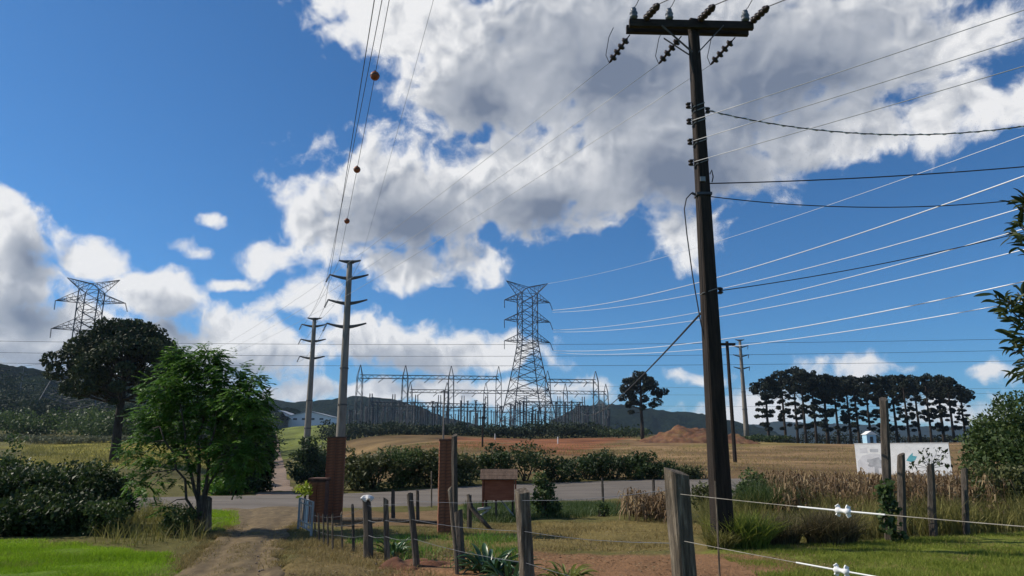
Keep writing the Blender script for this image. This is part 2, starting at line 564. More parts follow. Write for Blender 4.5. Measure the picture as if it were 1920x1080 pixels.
def ground_mat():
    """soil and turf by place (attribute), broken up by noise at three scales"""
    m, N, L, b = new_mat('ground')
    at_ = N.new('ShaderNodeAttribute')
    at_.attribute_name = 'soil'
    tc = N.new('ShaderNodeTexCoord')
    cols = []
    for sc, de in ((0.35, 6.0), (2.4, 6.0), (14.0, 4.0)):
        n = N.new('ShaderNodeTexNoise')
        n.inputs['Scale'].default_value = sc
        n.inputs['Detail'].default_value = de
        n.inputs['Roughness'].default_value = 0.65
        L.new(tc.outputs['Object'], n.inputs['Vector'])
        cols.append(n)
    acc = None
    for n, w in zip(cols, (0.9, 0.9, 0.8)):
        k = N.new('ShaderNodeMath')
        k.operation = 'MULTIPLY_ADD'
        L.new(n.outputs[0], k.inputs[0])
        k.inputs[1].default_value = w
        if acc is None:
            k.inputs[2].default_value = -0.30
        else:
            L.new(acc, k.inputs[2])
        acc = k.outputs[0]
    hs = N.new('ShaderNodeMix')
    hs.data_type = 'RGBA'
    hs.blend_type = 'MULTIPLY'
    hs.inputs[0].default_value = 1.0
    L.new(at_.outputs['Color'], hs.inputs[6])
    L.new(acc, hs.inputs[7])
    L.new(hs.outputs[2], b.inputs['Base Color'])
    b.inputs['Roughness'].default_value = 0.98
    b.inputs['Specular IOR Level'].default_value = 0.1
    bp = N.new('ShaderNodeBump')
    bp.inputs['Strength'].default_value = 0.8
    bp.inputs['Distance'].default_value = 0.06
    L.new(acc, bp.inputs['Height'])
    L.new(bp.outputs[0], b.inputs['Normal'])
    return m


M['ground'] = ground_mat()

# ---------------------------------------------------------------- terrain
TP = []   # terrain control points (u, ln D, z)


def _tc(x, y):
    y = np.maximum(y, 3.0)
    return np.clip(x / (y + 4.0), -1.6, 1.6) * 2.2, np.log(y + 10.0)


def ctl(px, py, D):
    p = at(px, py, D)
    TP.append((p.x, p.y, p.z))


for y_ in (3, 8, 14, 19, 24):
    for u_ in (-1.6, -1.0, -0.5, 0.0, 0.5, 1.0, 1.6):
        TP.append((u_ * (y_ + 4), y_, 0.0))
for px_ in (150, 400, 560, 750, 1000, 1250, 1500, 1800):
    TP.append((at(px_, 900, 29).x, 29, 0.05))
for a_ in ((100, 880, 50), (100, 850, 80), (100, 834, 110), (60, 800, 200), (300, 880, 50), (300, 850, 90), (300, 820, 180),
           (540, 918, 60), (530, 909, 90), (532, 906, 111), (525, 880, 165), (518, 850, 240), (512, 812, 320), (560, 799, 370),
           (450, 880, 70), (430, 850, 110), (640, 890, 60), (640, 865, 100), (650, 826, 170), (640, 800, 300),
           (750, 870, 50), (750, 838, 100), (750, 818, 165), (750, 808, 240),
           (980, 865, 50), (980, 840, 100), (980, 821, 190), (980, 811, 250),
           (1250, 880, 45), (1250, 850, 80), (1250, 826, 135), (1250, 815, 220),
           (1550, 893, 42), (1550, 856, 75), (1550, 832, 135), (1550, 836, 230),
           (1850, 892, 42), (1850, 856, 75), (1850, 828, 130), (1850, 832, 230)):
    ctl(*a_)
for u_ in (-1.5, -0.8, -0.3, 0.1, 0.5, 1.0, 1.5):
    TP.append((u_ * 700, 700, 8.0))
    TP.append((u_ * 2500, 2500, 8.0))
    TP.append((u_ * 9000, 9000, 8.0))
for y_, z_ in ((60, 1.0), (120, 3.0), (250, 6.0)):
    TP.append((-1.5 * y_, y_, z_))
    TP.append((1.5 * y_, y_, z_))
TP = np.array(TP)
_cu, _cv = _tc(TP[:, 0], TP[:, 1])


def _phi(r2):
    return np.where(r2 > 1e-12, 0.5 * r2 * np.log(np.maximum(r2, 1e-12)), 0.0)


_n = len(TP)
_A = np.zeros((_n + 3, _n + 3))
_A[:_n, :_n] = _phi((_cu[:, None] - _cu[None]) ** 2 + (_cv[:, None] - _cv[None]) ** 2) + np.eye(_n) * 2e-3
_A[:_n, _n] = 1
_A[:_n, _n + 1] = _cu
_A[:_n, _n + 2] = _cv
_A[_n:, :_n] = _A[:_n, _n:].T
_W = np.linalg.solve(_A, np.concatenate([TP[:, 2], np.zeros(3)]))


def terrain(x, y):
    x = np.asarray(x, float)
    y = np.asarray(y, float)
    u, v = _tc(x, y)
    out = np.zeros(u.shape)
    uf, vf = u.ravel(), v.ravel()
    res = np.zeros(uf.shape)
    for i in range(0, len(uf), 20000):
        a, b = uf[i:i + 20000], vf[i:i + 20000]
        res[i:i + 20000] = _phi((a[:, None] - _cu[None]) ** 2 + (b[:, None] - _cv[None]) ** 2) @ _W[:_n] + _W[_n] + _W[_n + 1] * a + _W[_n + 2] * b
    out = res.reshape(u.shape)
    k = np.clip((y - 19.0) / 10.0, 0, 1)
    return out * k * k * (3 - 2 * k)


def tz(x, y):
    return float(terrain(np.array([x]), np.array([y]))[0])


def gr(px, D, dz=0.0):
    """ground point below the photo column px at forward distance D"""
    x = at(px, 850, D).x
    for _ in range(3):
        z = tz(x, D)
        # column of px at that height
        k = (z - EYE) / D
        t = (k * CP - SP) / (CP + k * SP)
        x = D * ((px - 960.0) / F) / (CP - SP * t)
    return Vector((x, D, tz(x, D) + dz))


def value_noise(x, y, s, seed=0):
    """smooth value noise on arrays"""
    r = np.random.default_rng(seed)
    tab = r.random((64, 64))
    fx, fy = x / s, y / s
    ix, iy = np.floor(fx).astype(int), np.floor(fy).astype(int)
    tx, ty = fx - ix, fy - iy
    tx, ty = tx * tx * (3 - 2 * tx), ty * ty * (3 - 2 * ty)
    g = lambda a, b: tab[a % 64, b % 64]
    return (g(ix, iy) * (1 - tx) + g(ix + 1, iy) * tx) * (1 - ty) + (g(ix, iy + 1) * (1 - tx) + g(ix + 1, iy + 1) * tx) * ty


def in_poly(x, y, poly):
    ins = np.zeros(x.shape, bool)
    n = len(poly)
    for i in range(n):
        x1, y1 = poly[i]
        x2, y2 = poly[(i + 1) % n]
        c = ((y1 > y) != (y2 > y)) & (x < (x2 - x1) * (y - y1) / (y2 - y1 + 1e-12) + x1)
        ins ^= c
    return ins


def soft_poly(x, y, poly, w, seed=1):
    """polygon mask whose edge wanders"""
    dx = (value_noise(x, y, w * 2.2, seed) - 0.5) * 2 * w + (value_noise(x, y, w * 0.7, seed + 3) - 0.5) * w
    dy = (value_noise(x, y, w * 2.2, seed + 7) - 0.5) * 2 * w + (value_noise(x, y, w * 0.7, seed + 9) - 0.5) * w
    acc = np.zeros(x.shape)
    for ox, oy in ((0, 0), (w * .35, 0), (-w * .35, 0), (0, w * .35), (0, -w * .35)):
        acc += in_poly(x + dx + ox, y + dy + oy, poly)
    return acc / 5.0


G = lambda *pts: [tuple(gnd0(a, b)[:2]) for a, b in pts]
DRIVE_L = [(-4.9, -12)] + G((325, 1080), (385, 1025), (432, 985), (425, 962), (400, 952))
DRIVE_R = [(-2.9, -12)] + G((532, 1080), (527, 1030), (548, 990), (590, 965), (640, 950))
ROAD_N = [(-60, 6.0), (-28, 16.2)] + G((400, 957), (640, 953), (1000, 941), (1250, 934)) + [(20, 31.5), (70, 45)]
ROAD_F = [(-60, 12.5), (-28, 22.0)] + G((400, 933), (640, 928), (1000, 917), (1250, 911)) + [(20, 41.5), (70, 56)]


def px_poly(pts):
    """outline on the rising ground from (px, D) pairs"""
    return [(at(a, 850, d).x, d) for a, d in pts]


LAWN_POLY = [(-40, -12), (-40, 13.5)] + G((0, 1012), (120, 1020), (230, 1030), (300, 1045), (315, 1080)) + [(-4.95, 6), (-5.05, -12)]


def soil(x, y):
    c = np.zeros(x.shape + (3,))
    c[:] = (0.115, 0.105, 0.035)                                   # rough pasture

    def put(mask, col):
        c[:] = c * (1 - mask[..., None]) + np.array(col) * mask[..., None]
    far = np.clip((y - 300) / 300, 0, 1)
    put(far, (0.06, 0.075, 0.03))
    put(soft_poly(x, y, px_poly([(60, 52), (60, 125), (520, 130), (470, 60)]), 4, 3), (0.21, 0.185, 0.032))      # yellow field
    put(soft_poly(x, y, px_poly([(500, 200), (500, 380), (650, 380), (640, 200)]), 6, 5), (0.12, 0.14, 0.03))
    put(soft_poly(x, y, px_poly([(600, 36), (590, 172), (1180, 190), (1250, 40)]), 3, 11), (0.165, 0.11, 0.05))  # bare brown field
    put(soft_poly(x, y, px_poly([(1180, 36), (1150, 150), (1960, 170), (2300, 36)]), 3, 13), (0.225, 0.145, 0.072))  # stubble
    put(soft_poly(x, y, px_poly([(860, 95), (880, 160), (1060, 175), (1210, 165), (1100, 80), (1050, 66)]), 6, 17) * 0.85, (0.23, 0.085, 0.04))
    put(soft_poly(x, y, px_poly([(1330, 95), (1330, 150), (1700, 175), (1500, 120)]), 4, 19) * 0.7, (0.20, 0.16, 0.05))
    rows = (y > 34) * 1.0
    band = 0.55 + 0.9 * value_noise(x * .10, y * 1.0 + x * .25, 1.3, 71)
    patch_ = 0.6 + 0.8 * value_noise(x, y, 7.0, 73)
    c[:] = c * (1 - rows[..., None] + rows[..., None] * (band * patch_)[..., None])
    # foreground
    put(soft_poly(x, y, LAWN_POLY, 0.5, 23), (0.105, 0.175, 0.012))
    lawn_r = G((1330, 1030), (1480, 1022), (1700, 1010), (1930, 998)) + [(30, 15.5), (30, -12), (4.2, -12), (3.0, 9)] + G((1420, 1062),)
    put(soft_poly(x, y, lawn_r, 0.5, 29), (0.15, 0.175, 0.03))
    verge = G((560, 1000), (540, 1080)) + [(-2.8, 5), (-1.2, 5), (0.4, 8)] + G((900, 1075), (780, 1030), (640, 1000))
    put(soft_poly(x, y, verge, 0.35, 31), (0.155, 0.115, 0.048))
    yard = G((860, 1000), (1000, 980), (1330, 980), (1330, 1030), (1000, 1040), (800, 1030))
    put(soft_poly(x, y, yard, 0.5, 37), (0.175, 0.135, 0.048))
    path = G((690, 1062), (1000, 1030), (1150, 1040), (1420, 1046), (1560, 1068), (1600, 1110)) + [(5.0, 7), (0.0, 7)] + G((700, 1090),)
    put(soft_poly(x, y, path, 0.45, 41), (0.225, 0.125, 0.064))
    roadside = G((560, 975), (640, 985), (860, 990), (860, 960), (640, 957))
    put(soft_poly(x, y, roadside, 0.5, 43) * 0.8, (0.20, 0.125, 0.07))
    near_grass = G((860, 975), (1180, 960), (1260, 945), (1000, 948), (860, 950))
    put(soft_poly(x, y, near_grass, 0.5, 47), (0.09, 0.13, 0.03))
    left_verge = G((395, 1000), (470, 985), (470, 955), (400, 955))
    put(soft_poly(x, y, left_verge, 0.4, 53), (0.11, 0.155, 0.025))
    return c


def build_ground():
    ys = np.concatenate([np.arange(-25, 8, 1.0), np.arange(8, 34, 0.16), 34 * (3600 / 34) ** np.linspace(0, 1, 140)])
    s = np.linspace(-1, 1, 420)
    s = np.sign(s) * (0.55 * np.abs(s) + 0.45 * np.abs(s) ** 2.2)
    w = 26 + 1.45 * np.maximum(ys, 0)
    X = s[None, :] * w[:, None]
    Y = np.repeat(ys[:, None], len(s), 1)
    Z = terrain(X, Y)
    rough = (value_noise(X, Y, 0.9, 3) - 0.5) * 0.07 + (value_noise(X, Y, 0.3, 5) - 0.5) * 0.03
    under = in_poly(X, Y, DRIVE_L + DRIVE_R[::-1]) | in_poly(X, Y, ROAD_N + ROAD_F[::-1]) | (Y > 60)
    Z = Z + np.where(under, -0.05, (rough + 0.01) * np.clip((40 - Y) / 10, 0, 1))
    nY, nX = X.shape
    idx = np.arange(nY * nX).reshape(nY, nX)
    q = np.stack([idx[:-1, :-1], idx[:-1, 1:], idx[1:, 1:], idx[1:, :-1]], -1).reshape(-1, 4)
    col = soil(X, Y)
    col = np.concatenate([col, np.ones(col.shape[:2] + (1,))], -1)
    o = np_mesh('ground', np.stack([X, Y, Z], -1).reshape(-1, 3), q, M['ground'], smooth=True, colors=col.reshape(-1, 4))
    tag(o, kind='structure')


build_ground()


def strip(name, left, right, m, n_along, n_across, lift, crown=0.0, ruts=None):
    """sheet between two edge lines, laid on the terrain"""
    def resample(pts, n):
        p = np.array(pts, float)
        d = np.concatenate([[0], np.cumsum(np.hypot(*np.diff(p, axis=0).T))])
        t = np.linspace(0, d[-1], n)
        return np.stack([np.interp(t, d, p[:, 0]), np.interp(t, d, p[:, 1])], -1)
    a, b = resample(left, n_along), resample(right, n_along)
    k = np.linspace(0, 1, n_across)
    P = a[:, None] * (1 - k[None, :, None]) + b[:, None] * k[None, :, None]
    X, Y = P[..., 0], P[..., 1]
    edge = np.clip((np.abs(k - 0.5) - 0.38) / .12, 0, 1)[None]
    wob = (value_noise(X, Y, 0.8, 61) - 0.5) * 0.16 + (value_noise(X, Y, 0.22, 63) - 0.5) * 0.12
    X = X + wob * edge
    Z = terrain(X, Y) + lift + crown * (1 - (2 * k[None] - 1) ** 2)
    if ruts:
        for c in ruts:
            Z = Z - 0.035 * np.exp(-((k[None] - c) / 0.09) ** 2)
    Z = Z - 0.055 * (np.abs(2 * k - 1) > .995)[None]
    idx = np.arange(X.size).reshape(X.shape)
    q = np.stack([idx[:-1, :-1], idx[:-1, 1:], idx[1:, 1:], idx[1:, :-1]], -1).reshape(-1, 4)
    return tag(np_mesh(name, np.stack([X, Y, Z], -1).reshape(-1, 3), q, m, smooth=True), kind='structure')


strip('driveway', DRIVE_L, DRIVE_R, M['dirt'], 420, 34, 0.012, 0.02, ruts=(0.27, 0.74))
strip('road', ROAD_N, ROAD_F, M['asphalt'], 400, 14, 0.014, 0.06)
strip('lane', [tuple(gr(a, d)[:2]) for a, d in ((470, 27.5), (500, 60), (510, 100), (510, 160), (508, 240), (506, 330))],
      [tuple(gr(a, d)[:2]) for a, d in ((560, 27.5), (546, 60), (540, 100), (535, 160), (526, 240), (517, 330))], M['lane'], 120, 8, 0.03)

# ---------------------------------------------------------------- wires, insulators
def span(a, b, sag, n=24):
    a, b = Vector(a), Vector(b)
    return [a.lerp(b, i / n) - Vector((0, 0, 4 * sag * (i / n) * (1 - i / n))) for i in range(n + 1)]


def wire(label, a, b, sag, rad, m, group=None, name='overhead_wire', cat='wire', n=24):
    return tag(MB().tube(span(a, b, sag, n), rad, 5).build(name, M[m], smooth=True), label, cat, group)


def sheds(n, pitch, r_out, r_in):
    prof = [(0, r_in)]
    for i in range(n):
        h = i * pitch
        prof += [(h + pitch * .15, r_in), (h + pitch * .3, r_out), (h + pitch * .55, r_out * .92), (h + pitch * .7, r_in)]
    prof.append((n * pitch, r_in))
    return prof


def fade(a, b, k):
    return a + (b - a) * k


# ---------------------------------------------------------------- the big utility pole
def utility_pole():
    D = 13.0
    base = at(1356, 1017, D)
    base.z = 0.0
    top = at(1299, 38, D)
    t = thing('utility_pole', 'tall dark utility pole with crossarm and insulators rising from tall grass', 'utility pole', base)
    ax = lambda z: Vector((fade(base.x, top.x, z / top.z), D, z))
    wid = lambda z: fade(0.345, 0.18, z / top.z)
    dep = lambda z: fade(0.27, 0.15, z / top.z)
    m = MB()
    vs, fs = [], []
    zs = [-0.3] + [top.z * k / 14 for k in range(15)]
    for z in zs:
        c, w, d = ax(z), wid(z) / 2, dep(z) / 2
        ch = 0.16 * w
        for x, y in ((-w + ch, -d), (w - ch, -d), (w, -d + ch), (w, d - ch), (w - ch, d), (-w + ch, d), (-w, d - ch), (-w, -d + ch)):
            vs.append((c.x + x * .974 - y * .225, c.y + x * .225 + y * .974, z))
    n = 8
    for i in range(len(zs) - 1):
        for k in range(n):
            fs.append((i * n + k, i * n + (k + 1) % n, (i + 1) * n + (k + 1) % n, (i + 1) * n + k))
    fs.append(tuple(range((len(zs) - 1) * n, len(zs) * n)))
    m.add(vs, fs)
    m.build('shaft', M['pole'], t)
    zc = at(1299, 53, D).z
    cx = at(1293, 53, D).x
    tilt = Matrix.Rotation(R(1.5), 3, 'Y')
    half = at(1408, 53, D).x - cx
    for dy in (-0.125, 0.125):
        MB().box((cx - (.02 if dy > 0 else 0), D + dy, zc + (0.0 if dy < 0 else 0.02)), (half * 2, 0.09, 0.16), tilt).build('crossarm', M['crossarm'], t)
    for sx in (-1, 1):
        MB().bar((cx + sx * 0.62, D - 0.225, zc - 0.08), (cx + sx * 0.06 + 0.05, D - 0.13, zc - 0.62), 0.045, 0.012).build('brace', M['darksteel'], t)
    MB().bar((cx - 0.48, D + 0.235, zc - 0.08), (cx + 0.02, D + 0.12, zc - 0.55), 0.045, 0.012).build('brace', M['darksteel'], t)
    ends = {}
    for px in (1186, 1252, 1393):
        x = at(px, 40, D).x
        zt = zc + 0.085 - (x - cx) * 0.026
        p = MB().lathe((x, D - 0.15, zt), (0, 0, 1), [(0, 0.03), (0.02, 0.075), (0.05, 0.085), (0.10, 0.06), (0.12, 0.085), (0.16, 0.07), (0.19, 0.055), (0.21, 0.062), (0.24, 0.05), (0.255, 0.02)], 12)
        pin = p.build('pin_insulator', M['greyporcelain'], t, smooth=True)
        MB().tube([(x, D - 0.15, zt + 0.24), (x + 0.05, D - 0.2, zt + 0.28), (x + 0.12, D - 0.32, zt + 0.40)], 0.008, 5).build('tie_wire', M['wire_dark'], pin)
    far = Vector((at(402, 668, 52).x, 52, at(402, 668, 52).z))
    near = Vector((26, -9, 10.6))
    back, front = [], []
    for k, px in enumerate((1184, 1282, 1384)):
        a = Vector((at(px, 62, D).x, D + 0.19, zc - 0.06 - (at(px, 62, D).x - cx) * 0.026))
        d = (far - a).normalized()
        d = (d + Vector((0, 0, -0.42))).normalized()
        s = MB().lathe(a, d, [(0, 0.012), (0.10, 0.012)] + [(h + 0.10, r) for h, r in sheds(4, 0.145, 0.085, 0.028)] + [(0.74, 0.012)], 12).build('strain_insulator', M['porcelain'], t, smooth=True)
        back.append(a + d * 0.74)
        MB().tube([a + d * 0.74, a + d * 0.70 + Vector((-0.10, -0.05, 0.12)), a + d * 0.55 + Vector((-0.12, -0.1, 0.38)), a + d * 0.5 + Vector((-0.05, -0.12, 0.55))], 0.008, 5).build('jumper_wire', M['wire_dark'], s)
    for k, px in enumerate((1206, 1306, 1403)):
        a = Vector((at(px, 44, D).x, D - 0.19, zc + 0.05 - (at(px, 44, D).x - cx) * 0.026))
        d = (near - a).normalized()
        d = (d + Vector((-0.30, -0.55, -0.02))).normalized()
        MB().lathe(a, d, [(0, 0.02), (0.03, 0.02)] + [(h + 0.03, r) for h, r in sheds(4, 0.12, 0.08, 0.05)] + [(0.55, 0.012)], 14).build('strain_insulator', M['porcelain'], t, smooth=True)
        front.append(a + d * 0.55)
    spools = []
    for px, py, side in ((1289, 198, -1), (1291, 228, -1), (1297, 266, -1), (1300, 305, -1), (1326, 207, 1), (1351, 545, 1)):
        p = at(px, py, D)
        edge = ax(p.z).x + side * wid(p.z) / 2
        p.x = edge + side * 0.085
        s = MB().lathe(p - Vector((0, 0, 0.055)), (0, 0, 1), [(0, 0.03), (0.01, 0.05), (0.035, 0.05), (0.045, 0.028), (0.065, 0.028), (0.075, 0.05), (0.10, 0.05), (0.11, 0.03)], 10).build('spool_insulator', M['porcelain'], t, smooth=True)
        for dz in (-0.062, 0.062):
            MB().bar((edge - side * 0.03, D, p.z + dz), (p.x + side * 0.02, D, p.z + dz), 0.03, 0.008).build('bracket', M['steel'], s)
        z = p.z - 0.03
        w, d = wid(z) / 2 + 0.006, dep(z) / 2 + 0.006
        c = ax(z)
        MB().tube([(c.x - w, D - d, z - 0.04), (c.x + w, D - d, z + 0.05), (c.x + w, D + d, z + 0.05), (c.x - w, D + d, z - 0.04), (c.x - w, D - d, z - 0.04)], 0.010, 5).build('strap', M['steel'], t)
        spools.append(p)
    z = at(1312, 366, D).z
    c = ax(z)
    MB().box((c.x, D, z), (wid(z) + 0.05, dep(z) + 0.05, 0.05)).build('clamp', M['darksteel'], t)
    hk = Vector((c.x - wid(z) / 2 - 0.10, D - 0.02, z + 0.04))
    MB().bar((c.x - wid(z) / 2, D, z), hk, 0.035).build('hook', M['darksteel'], t)
    tp = [(c.x + 0.16, D - .1, at(1335, 345, D).z), (c.x + 0.19, D - .1, at(1335, 335, D).z), (c.x + 0.17, D - .1, at(1335, 322, D).z), (c.x + 0.13, D - .1, at(1335, 330, D).z)]
    MB().tube(tp, 0.012, 5).build('cable_loop', M['wire_dark'], t)
    MB().box((c.x - 0.02, D - dep(z) / 2 - 0.02, at(1311, 340, D).z), (0.10, 0.04, 0.09)).build('junction_clip', M['steel'], t)
    # drop wire that hangs beside the shaft
    pts = [hk, at(1287, 372, D - .02), at(1283, 392, D - .03), at(1288, 440, D - .03), at(1299, 520, D - .03), at(1313, 600, D - .03), at(1329, 672, D - .03)]
    tag(MB().tube(pts, 0.012, 5).build('drop_wire', M['wire_dark'], smooth=True), 'thin black drop wire hanging beside the dark utility pole', 'wire')
    grp = 'primary wires of the dark utility pole'
    for k, a in enumerate(back):
        wire(('outer', 'middle', 'inner')[k] + ' thin grey wire running away from the dark pole towards the green tree', a, far + Vector((k * 0.9 - 0.9, 0, 0)), 0.55, 0.006, 'wire_faint', grp)
    for k, a in enumerate(front):
        wire(('first', 'second', 'third')[k] + ' wire leaving the crossarm of the dark pole, up and overhead', a, near + Vector((k * 0.7, k * .7, 0)), 0.3, 0.012, 'wire_grey', grp)
    ends = [(26, -9, 8.4), (26, -9, 8.0), (26, -9, 7.6)]
    for k, (i, lab) in enumerate(((1, 'top'), (2, 'middle'), (3, 'lowest'))):
        wire(lab + ' silvery wire climbing from the spools of the dark pole over the cloud', spools[i], ends[k], 0.35, 0.007, 'wire_faint', 'secondary wires of the dark utility pole')
    # service cables to the side
    wire('twisted dark service cable sagging from the top spool across the grey cloud', spools[4], at(2150, 185, 12.2), 0.62, 0.011, 'wire_dark', name='service_cable', cat='cable')
    tw = span(spools[4], at(2150, 185, 12.2), 0.62, 90)
    tw = [p + Vector((0, math.cos(i * 1.9), math.sin(i * 1.9))) * 0.022 for i, p in enumerate(tw)]
    tag(MB().tube(tw, 0.008, 4).build('messenger_wire', M['wire_bright'], smooth=True), 'bright messenger strand wound round the twisted service cable', 'wire')
    wire('upper dark telephone cable running level from the clamp of the dark pole', (c.x + 0.1, D, at(1335, 344, D).z), at(2150, 290, 12.5), 0.10, 0.012, 'wire_dark', name='telephone_cable', cat='cable')
    wire('lower dark telephone cable sagging from the clamp of the dark pole', (c.x + 0.1, D, at(1335, 368, D).z), at(2150, 338, 12.5), 0.36, 0.010, 'wire_dark', name='telephone_cable', cat='cable')
    wire('dark cable rising from the lone low spool of the dark pole', spools[5], at(2150, 372, 12.5), 0.16, 0.009, 'wire_dark', name='telephone_cable', cat='cable')
    wire('dark diagonal cable dropping from the pole shaft towards the substation', (ax(at(1322, 570, D).z).x, D, at(1322, 570, D).z), at(1088, 772, 95), 1.1, 0.022, 'wire_dark', name='diagonal_cable', cat='cable')
    # the pole these wires run to, behind the leafy green tree
    g = gr(402, 52)
    q = thing('distribution_pole', 'slim wooden pole hidden behind the leafy green tree', 'utility pole', g)
    MB().tube([g - Vector((0, 0, .3)), (far.x, 52, far.z + 0.1)], [0.16, 0.10], 8).build('shaft', M['pole'], q)
    MB().box((far.x, 52, far.z - 0.05), (2.2, 0.12, 0.12)).build('crossarm', M['crossarm'], q)


# ---------------------------------------------------------------- concrete monopoles
def monopole(px_top, y_top, D, arms, label, y_cap, half, wtop, wbase, right_only=False, rot=0.0):
    top = at(px_top, y_top, D)
    zb = tz(top.x, D)
    base = Vector((top.x, D, zb))
    t = thing('transmission_pole', label, 'transmission pole', base, 'concrete transmission poles')
    H = top.z - zb
    MB().tube([base + Vector((0, 0, H * k / 8 - (0.4 if k == 0 else 0))) for k in range(9)], [fade(wbase, wtop, k / 8) / 2 for k in range(9)], 10).build('shaft', M['concrete'], t, smooth=True)
    dirx = Vector((math.cos(rot), math.sin(rot), 0))
    tips = []

    def arm(z, L, rise, s):
        m = MB()
        r0 = fade(wbase, wtop, (z - zb) / H) / 2
        pts, hs = [], []
        for k in range(5):
            u = k / 4
            pts.append(Vector((base.x, D, z)) + dirx * s * (r0 * 0.6 + (L - r0 * .6) * u) + Vector((0, 0, rise * u ** 1.4)))
            hs.append(fade(0.20, 0.085, u))
        m.tube(pts, hs, 6)
        m.build('crossarm', M['concretearm'], t)
        return pts[-1]
    for py, rise in arms:
        z = at(px_top, py, D).z
        for s in (-1, 1):
            tip = arm(z, half, rise, s)
            if (s < 0) != right_only:
                dn = Vector((-0.30, -0.35, -1.0)).normalized()
                MB().lathe(tip, dn, [(h, r) for h, r in sheds(6, 0.17, 0.11, 0.04)], 8).build('insulator_string', M['greyporcelain'], t)
                tips.append(tip + dn * 1.0)
    z = at(px_top, y_cap, D).z
    caps = [arm(z, half * 0.56, 0.16, s) for s in (-1, 1)]
    MB().box((base.x, D, z - 0.02), (wtop * 1.3, wtop * 1.2, 0.22)).build('cap', M['concretearm'], t)
    for zz in (0.30, 0.47):
        MB().lathe(base + Vector((0, 0, H * zz)), (0, 0, 1), [(0, fade(wbase, wtop, zz) / 2 + 0.05), (0.16, fade(wbase, wtop, zz) / 2 + 0.05)], 10).build('collar', M['concretearm'], t)
    return tips, caps


def ball_marker(p, lab):
    n = 16
    prof = [(0.24 - 0.24 * math.cos(math.pi * k / 12), 0.24 * math.sin(math.pi * k / 12)) for k in range(13)]
    t = thing('marker_ball', lab, 'marker ball', p, 'aerial marker balls on the wire')
    MB().lathe(p - Vector((0, 0, 0.24)), (0, 0, 1), prof, n).build('shell', M['ball'], t, smooth=True)
    MB().lathe(p - Vector((0, 0, 0.02)), (0, 0, 1), [(0, 0.248), (0.04, 0.248)], n).build('seam', M['wire_dark'], t)
    MB().box(p + Vector((0, -0.0, 0.25)), (0.07, 0.16, 0.05)).build('clamp', M['steel'], t)


def transmission_poles():
    tips, caps = monopole(656, 489, 75, [(522, 0.42), (569, 0.42), (613, 0.40)], 'larger pale concrete transmission pole rising behind the brick gate pillar', 491, 2.1, 0.58, 1.05)
    # the wires of that pole come over the camera
    ends = [Vector((-6.6, 0, 27.6)), Vector((-7.5, 0, 26.4)), Vector((-8.4, 0, 25.2))]

    def through(a, px, sag_b):
        """far end of a wire from a that leaves the frame at the top at column px"""
        D = 30.0
        p = at(px, 0, D)
        k = (a.z - sag_b - EYE) / (p.z - EYE)
        q = at(px, 0, D * k)
        return q + (q - a) * 0.55
    gp = 'wires of the larger transmission pole'
    b0 = through(caps[0], 727, 1.2)
    wire('earth wire carrying the marker balls, rising to the top of the frame', caps[0], b0, 0.55, 0.016, 'wire_dark', gp)
    b1 = through(tips[0], 713, 1.0)
    wire('middle conductor beside the marker ball wire over the left cloud', tips[0], b1, 0.55, 0.016, 'wire_dark', gp)
    b2 = through(tips[1], 699, 1.0)
    wire('leftmost conductor beside the marker ball wire over the clouds', tips[1], b2, 0.55, 0.016, 'wire_dark', gp)
    b3 = through(caps[1], 808, 1.2)
    wire('faint earth wire rising alone between the marker balls and the big cloud', caps[1], b3, 0.55, 0.009, 'wire_grey', gp)
    pts = span(caps[0], b0, 0.55, 400)

    def px_of(p):
        d = p - Vector((0, 0, EYE))
        f = d.y * CP + d.z * SP
        return 960 + F * d.x / f, 540 - F * (d.z * CP - d.y * SP) / f
    for y, lab in ((141, 'highest and largest dark orange marker ball on the wire'), (318, 'middle dark orange marker ball on the wire over the cloud edge'), (415, 'lowest and smallest dark orange marker ball on the wire')):
        ball_marker(min(pts, key=lambda p: abs(px_of(p)[1] - y)), lab)
    t2, c2 = monopole(590, 596, 111, [(612, 0.35), (640, 0.35), (672, 0.33)], 'smaller pale concrete transmission pole standing by the dirt lane', 598, 1.95, 0.6, 1.2)
    for k, (a, b) in enumerate(zip(t2 + c2, tips + caps)):
        wire(('upper', 'middle', 'lower', 'outer earth', 'inner earth')[k] + ' wire strung between the two concrete transmission poles', a, b, 0.8, 0.018, 'wire_grey', 'wires between the concrete poles')
    t3, c3 = monopole(1387, 637, 170, [(651, 0.4), (668, 0.4), (691, 0.4)], 'far concrete transmission pole standing just beyond the dark utility pole', 638, 1.9, 0.65, 1.35, right_only=True)
    # three long level lines across the middle of the view
    for k, (yl, ym, yr) in enumerate(((639, 646, 634), (660, 668, 655), (681, 686, 676))):
        a, b = at(-250, yl - 4, 150), at(2150, yr - 4, 150)
        mid = (a + b) / 2
        pm = at((-250 + 2150) / 2, ym, 150)
        wire(('highest', 'middle', 'lowest')[k] + ' of the three long level wires crossing low over the substation', a, b, max(mid.z - pm.z, 0.2), 0.038, 'wire_dark', 'long level wires', n=40)
    for k, (y1, y2) in enumerate(((724, 728), (739, 735), (760, 757))):
        wire(('highest', 'middle', 'lowest')[k] + ' of three faint wires behind the small araucaria, low over the field', at(1120, y1, 210), at(2150, y2 - 4, 210), 0.8, 0.035, 'wire_grey', 'faint wires over the field')
    for k, (y1, y2) in enumerate(((703, 668), (712, 690))):
        wire(('upper', 'lower')[k] + ' wire sloping behind the spreading araucaria towards the wooded hill', at(-120, y1, 165), at(165, y2, 175), 0.5, 0.03, 'wire_dark', 'wires over the wooded hill')


